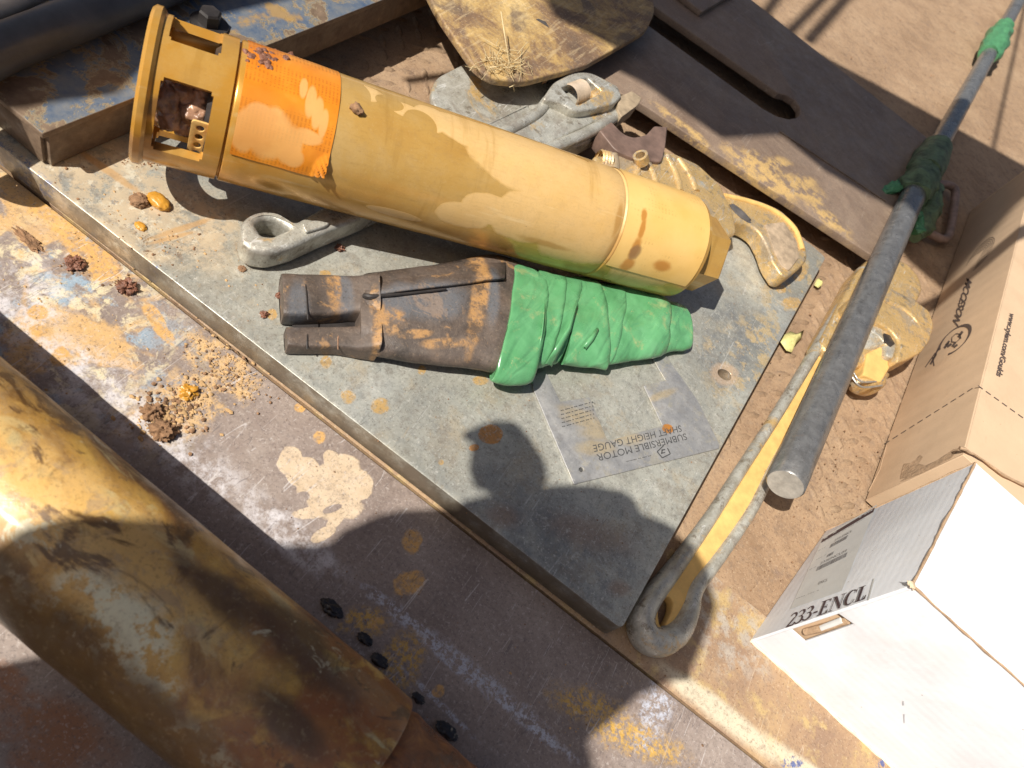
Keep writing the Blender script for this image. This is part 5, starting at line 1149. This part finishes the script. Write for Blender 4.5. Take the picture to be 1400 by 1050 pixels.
def ochre_crumbs():
    rnd = random.Random(77); parts = []
    def sc(n, cx, cy, sx, sy, z, r0, r1, rot=0.):
        for _ in range(n):
            a, b = rnd.gauss(0, sx), rnd.gauss(0, sy); x = cx+a*math.cos(rot)-b*math.sin(rot); y = cy+a*math.sin(rot)+b*math.cos(rot)
            r = r0+(r1-r0)*rnd.random()**3; p = W(x, y, z); p.z += r*.2; parts.append(ico(p, r, 1, .6, 2, (1.3, 1, .5), rnd.random()*50))
    sc(300, 250, 550, 24, 17, 0, .0004, .0026, -.4); sc(200, 310, 500, 34, 13, 0, .0004, .002, .7); sc(100, 215, 578, 18, 12, 0, .0004, .0024); sc(60, 330, 520, 12, 10, 0, .0004, .0018)
    sc(140, 230, 320, 90, 20, ZP, .0003, .0014, .5); sc(120, 100, 420, 80, 60, 0, .0003, .0014); sc(90, 820, 970, 60, 30, 0, .0003, .0012, .4)
    V, F = merge(parts); o = mob('ochre_crumbs', V, F, simple('pale_clay', (.46, .29, .135), .92, 0, 90, .35, .5), None, True, 60); tag(o, 'fine ochre mud crumbs in the patch between the big pipe and the seam', 'mud crumbs'); o['kind'] = 'stuff'
ochre_crumbs()
def leaf(px, z, label, sd):
    base = [W(x, y, z+.004) for x, y in px]; c = sum(base, Vector())/len(base)+Z*.006
    V = [c]; F = []; n = len(base)
    for k, p in enumerate(base): V.append(p.lerp(c, .5)+Z*(.003*math.sin(k*2.1+sd)))
    for k, p in enumerate(base): V.append(p+Z*.002*math.sin(k*1.7+sd))
    for k in range(n): F.append((0, 1+k, 1+(k+1) % n)); F.append((1+k, 1+n+k, 1+n+(k+1) % n, 1+(k+1) % n))
    o = mob('dry_leaf', V, F, LEAF, None, True, 80); md = o.modifiers.new('t', 'SOLIDIFY'); md.thickness = .0006
    tag(o, label, 'leaf', 'dry yellow leaves')
leaf([(1066, 468), (1072, 458), (1082, 452), (1090, 456), (1098, 452), (1096, 462), (1088, 472), (1082, 482), (1074, 480)], 0, 'crumpled yellow leaf on the tread plate beside the wrench handle', 1)
leaf([(1115, 383), (1120, 379), (1126, 384), (1123, 391), (1118, 394), (1114, 389)], 0, 'small yellow leaf scrap below the slotted plate corner', 2)

# ------------------------------------------------------------------ what throws the shade: added blockers shaped to the shadows, photographer
SV = Vector(SUN)
def lift(px, t, z=0.): return W(px[0], px[1], z)-SV*t
def shade_panel(name, px, t, mat, parent, th=.02):
    P = [lift(p, t) for p in px]; n = len(P); V = P+[p-SV*th for p in P]
    F = [tuple(range(n)), tuple(range(2*n-1, n-1, -1))]+[(i, (i+1) % n, n+(i+1) % n, n+i) for i in range(n)]
    return mob(name, V, F, mat, parent, False)
rk = thing('shade_blocker', 'added grey panel and bars out of view, shaped to shade the slotted plate', 'shade blocker', W(1100, 100, 0)-SV*2)
shade_panel('blocker_sheet', [(660, -160), (672, -20), (700, 0), (748, 52), (772, 97), (880, 148), (985, 221), (1062, 214), (1120, 262), (1212, 312), (1240, 352), (1290, 395), (1345, 337), (1420, 302), (1520, 270), (1500, 268), (1400, 224), (1230, 130), (1050, 34), (960, -40), (900, -160)], 2.2, BLOCKERP, rk)  # added panel, its outline taken from the shade it has to throw
def blocker_bar(a, b, t, w):
    pa, pb_ = lift(a, t), lift(b, t); tube('blocker_bar', [pa, pb_], w, BLOCKERP, rk, 10)
blocker_bar((1078, 44), (1180, -60), 2.4, .013); blocker_bar((1106, 54), (1205, -60), 2.4, .015); blocker_bar((1040, 26), (1080, -30), 2.4, .013); blocker_bar((1358, 205), (1412, -40), 2.0, .006)
blocker_bar((1255, 425), (1420, 345), 1.2, .012)
rk2 = thing('shade_blocker', 'added grey panel and bars out of view, shaped to shade the blue beam', 'shade blocker', W(200, 50, 0)-SV*1.2)
shade_panel('blocker_sheet', [(-260, 60), (-20, 152), (45, 190), (105, 243), (150, 236), (190, 226), (250, 215), (330, 118), (440, 84), (505, 60), (575, 32), (640, 4), (700, -30), (720, -200), (-100, -300)], 1.25, BLOCKERP, rk2)  # added panel, outline lifted from the shade wanted on the beam
blocker_bars2 = [((545, 55), (600, 62), .008), ((625, 52), (752, 66), .009), ((500, 72), (540, 60), .005), ((555, 108), (625, 98), .006)]
for a, b, w in blocker_bars2: tube('blocker_bar', [lift(a, 1.25), lift(b, 1.25)], w, BLOCKERP, rk2, 10)
tube('blocker_bar', [lift((668, -20), 1.25), lift((678, 28), 1.25)], [.02, .012], BLOCKERP, rk2, 10)

# the photographer, leaning over the bed side behind the camera
E1v = SV.cross(Z).normalized(); E2v = E1v.cross(SV)
def sv(a, b, t): return Vector(CAMP)+E1v*a+E2v*b-SV*t
def skin_body(name, verts, edges, radii, mat, parent, sub=2, root=0):
    me = bpy.data.meshes.new(name); me.from_pydata([tuple(v) for v in verts], edges, []); me.materials.append(mat)
    o = bpy.data.objects.new(name, me); link(o, parent)
    md = o.modifiers.new('skin', 'SKIN')
    for i, r in enumerate(radii): me.skin_vertices[0].data[i].radius = (r, r) if not isinstance(r, tuple) else r
    me.skin_vertices[0].data[root].use_root = True
    s = o.modifiers.new('sub', 'SUBSURF'); s.levels = s.render_levels = sub; me.shade_smooth(); return o
per = thing('person', 'photographer in dark work clothes leaning over the truck bed behind the camera, holding a phone', 'person', (-.25, -.75, -.95))
def sp_(x, y, z, t): return W(x, y, z)-SV*(t+.84)
hd = sp_(850, 815, .026, .32); nk = sp_(745, 900, .026, .33); ch = sp_(640, 900, .03, .30); wa_ = sp_(430, 1010, .10, .22); pv = sp_(230, 1150, .10, .10)
sL, sR = sp_(600, 800, .0, .28), sp_(730, 950, .0, .34); eL = sp_(722, 745, .02, .26); fl_ = sp_(712, 725, .03, .25); hL = sp_(702, 690, .03, .24); eR = sp_(850, 880, .0, .30); hR = sp_(850, 800, .026, .16)
hp_ = sp_(90, 860, .13, .20); sh2 = sp_(800, 742, .026, .30); ar3 = sp_(-60, 790, .13, .22)
fL = Vector((pv.x-.14, -.85, -.93)); fR = Vector((pv.x+.12, -.78, -.93)); kL = Vector((pv.x-.11, pv.y+.08, -.48)); kR = Vector((pv.x+.10, pv.y+.08, -.48))
hipL = pv+Vector((-.09, 0, -.04)); hipR = pv+Vector((.09, 0, -.04))
vs = [pv, wa_, ch, nk, hd+Vector((0, -.01, -.02)), sL, eL, hL, sR, eR, hR, hipL, kL, fL, hipR, kR, fR, fL+Vector((.02, .15, -.01)), fR+Vector((.02, .15, -.01)), hp_, sh2, ar3, fl_]
es = [(0, 1), (1, 2), (2, 3), (3, 4), (2, 5), (5, 6), (6, 22), (22, 7), (2, 8), (8, 9), (9, 10), (0, 11), (11, 12), (12, 13), (0, 14), (14, 15), (15, 16), (13, 17), (16, 18), (1, 19), (3, 20), (19, 21)]
skin_body('body', vs, es, [.14, .15, .14, .085, .075, .105, .125, .105, .075, .050, .028, .09, .06, .045, .09, .06, .045, .035, .035, .085, .115, .06, .150], CLOTH, per)
V, F = ico(hd, .088, 4, .02, 1.5, (.9, 1.05, 1.2)); mob('head', V, F, SKIN, per, True, 80)
V, F = ico(hd+Vector((0, -.012, .014)), .092, 4, .05, 3., (.93, 1.02, 1.15)); mob('hair', V, F, HAIR, per, True, 80)
def hand(wr, d, side, nrm, fist=1.):
    d = d.normalized(); s_ = d.cross(nrm).normalized()*side; vs = [wr, wr+d*.045]; es = [(0, 1)]; rr = [.03*(1.5 if fist < 1 else .8), .03*(1.7 if fist < 1 else 1)]
    for k, L in enumerate((.062, .072, .068, .052)):
        L *= fist
        b = wr+d*.08+s_*(-.028+.019*k); i = len(vs); vs += [b, b+d*L*.45-nrm*.008, b+d*L*.75-nrm*.026]; es += [(1, i), (i, i+1), (i+1, i+2)]; rr += [.011, .0095, .008]
    i = len(vs); vs += [wr+d*.03-s_*.035, wr+d*.055-s_*.05-nrm*.012]; es += [(1, i), (i, i+1)]; rr += [.013, .010]
    skin_body('hand', vs, es, rr, SKIN, per, 1)
hand(hL, sp_(690, 630, .03, .24)-hL, 1, Vector((0, 1, 0)), .45); hand(hR, Vector(CAMP)-SV*.03-hR, -1, Vector((0, 1, 0)))
phm = Vector(CAMP)-Vector(FWD)*.012-Vector(YA)*.012-Vector(XA)*.055
V, F = box_data(phm, Vector(XA)*.070, Vector(YA)*.032, Vector(FWD)*.004); ph = mob('phone', V, F, BLACKISH, None, False); tag(ph, 'black phone held in the photographer\'s hands behind the camera', 'phone')
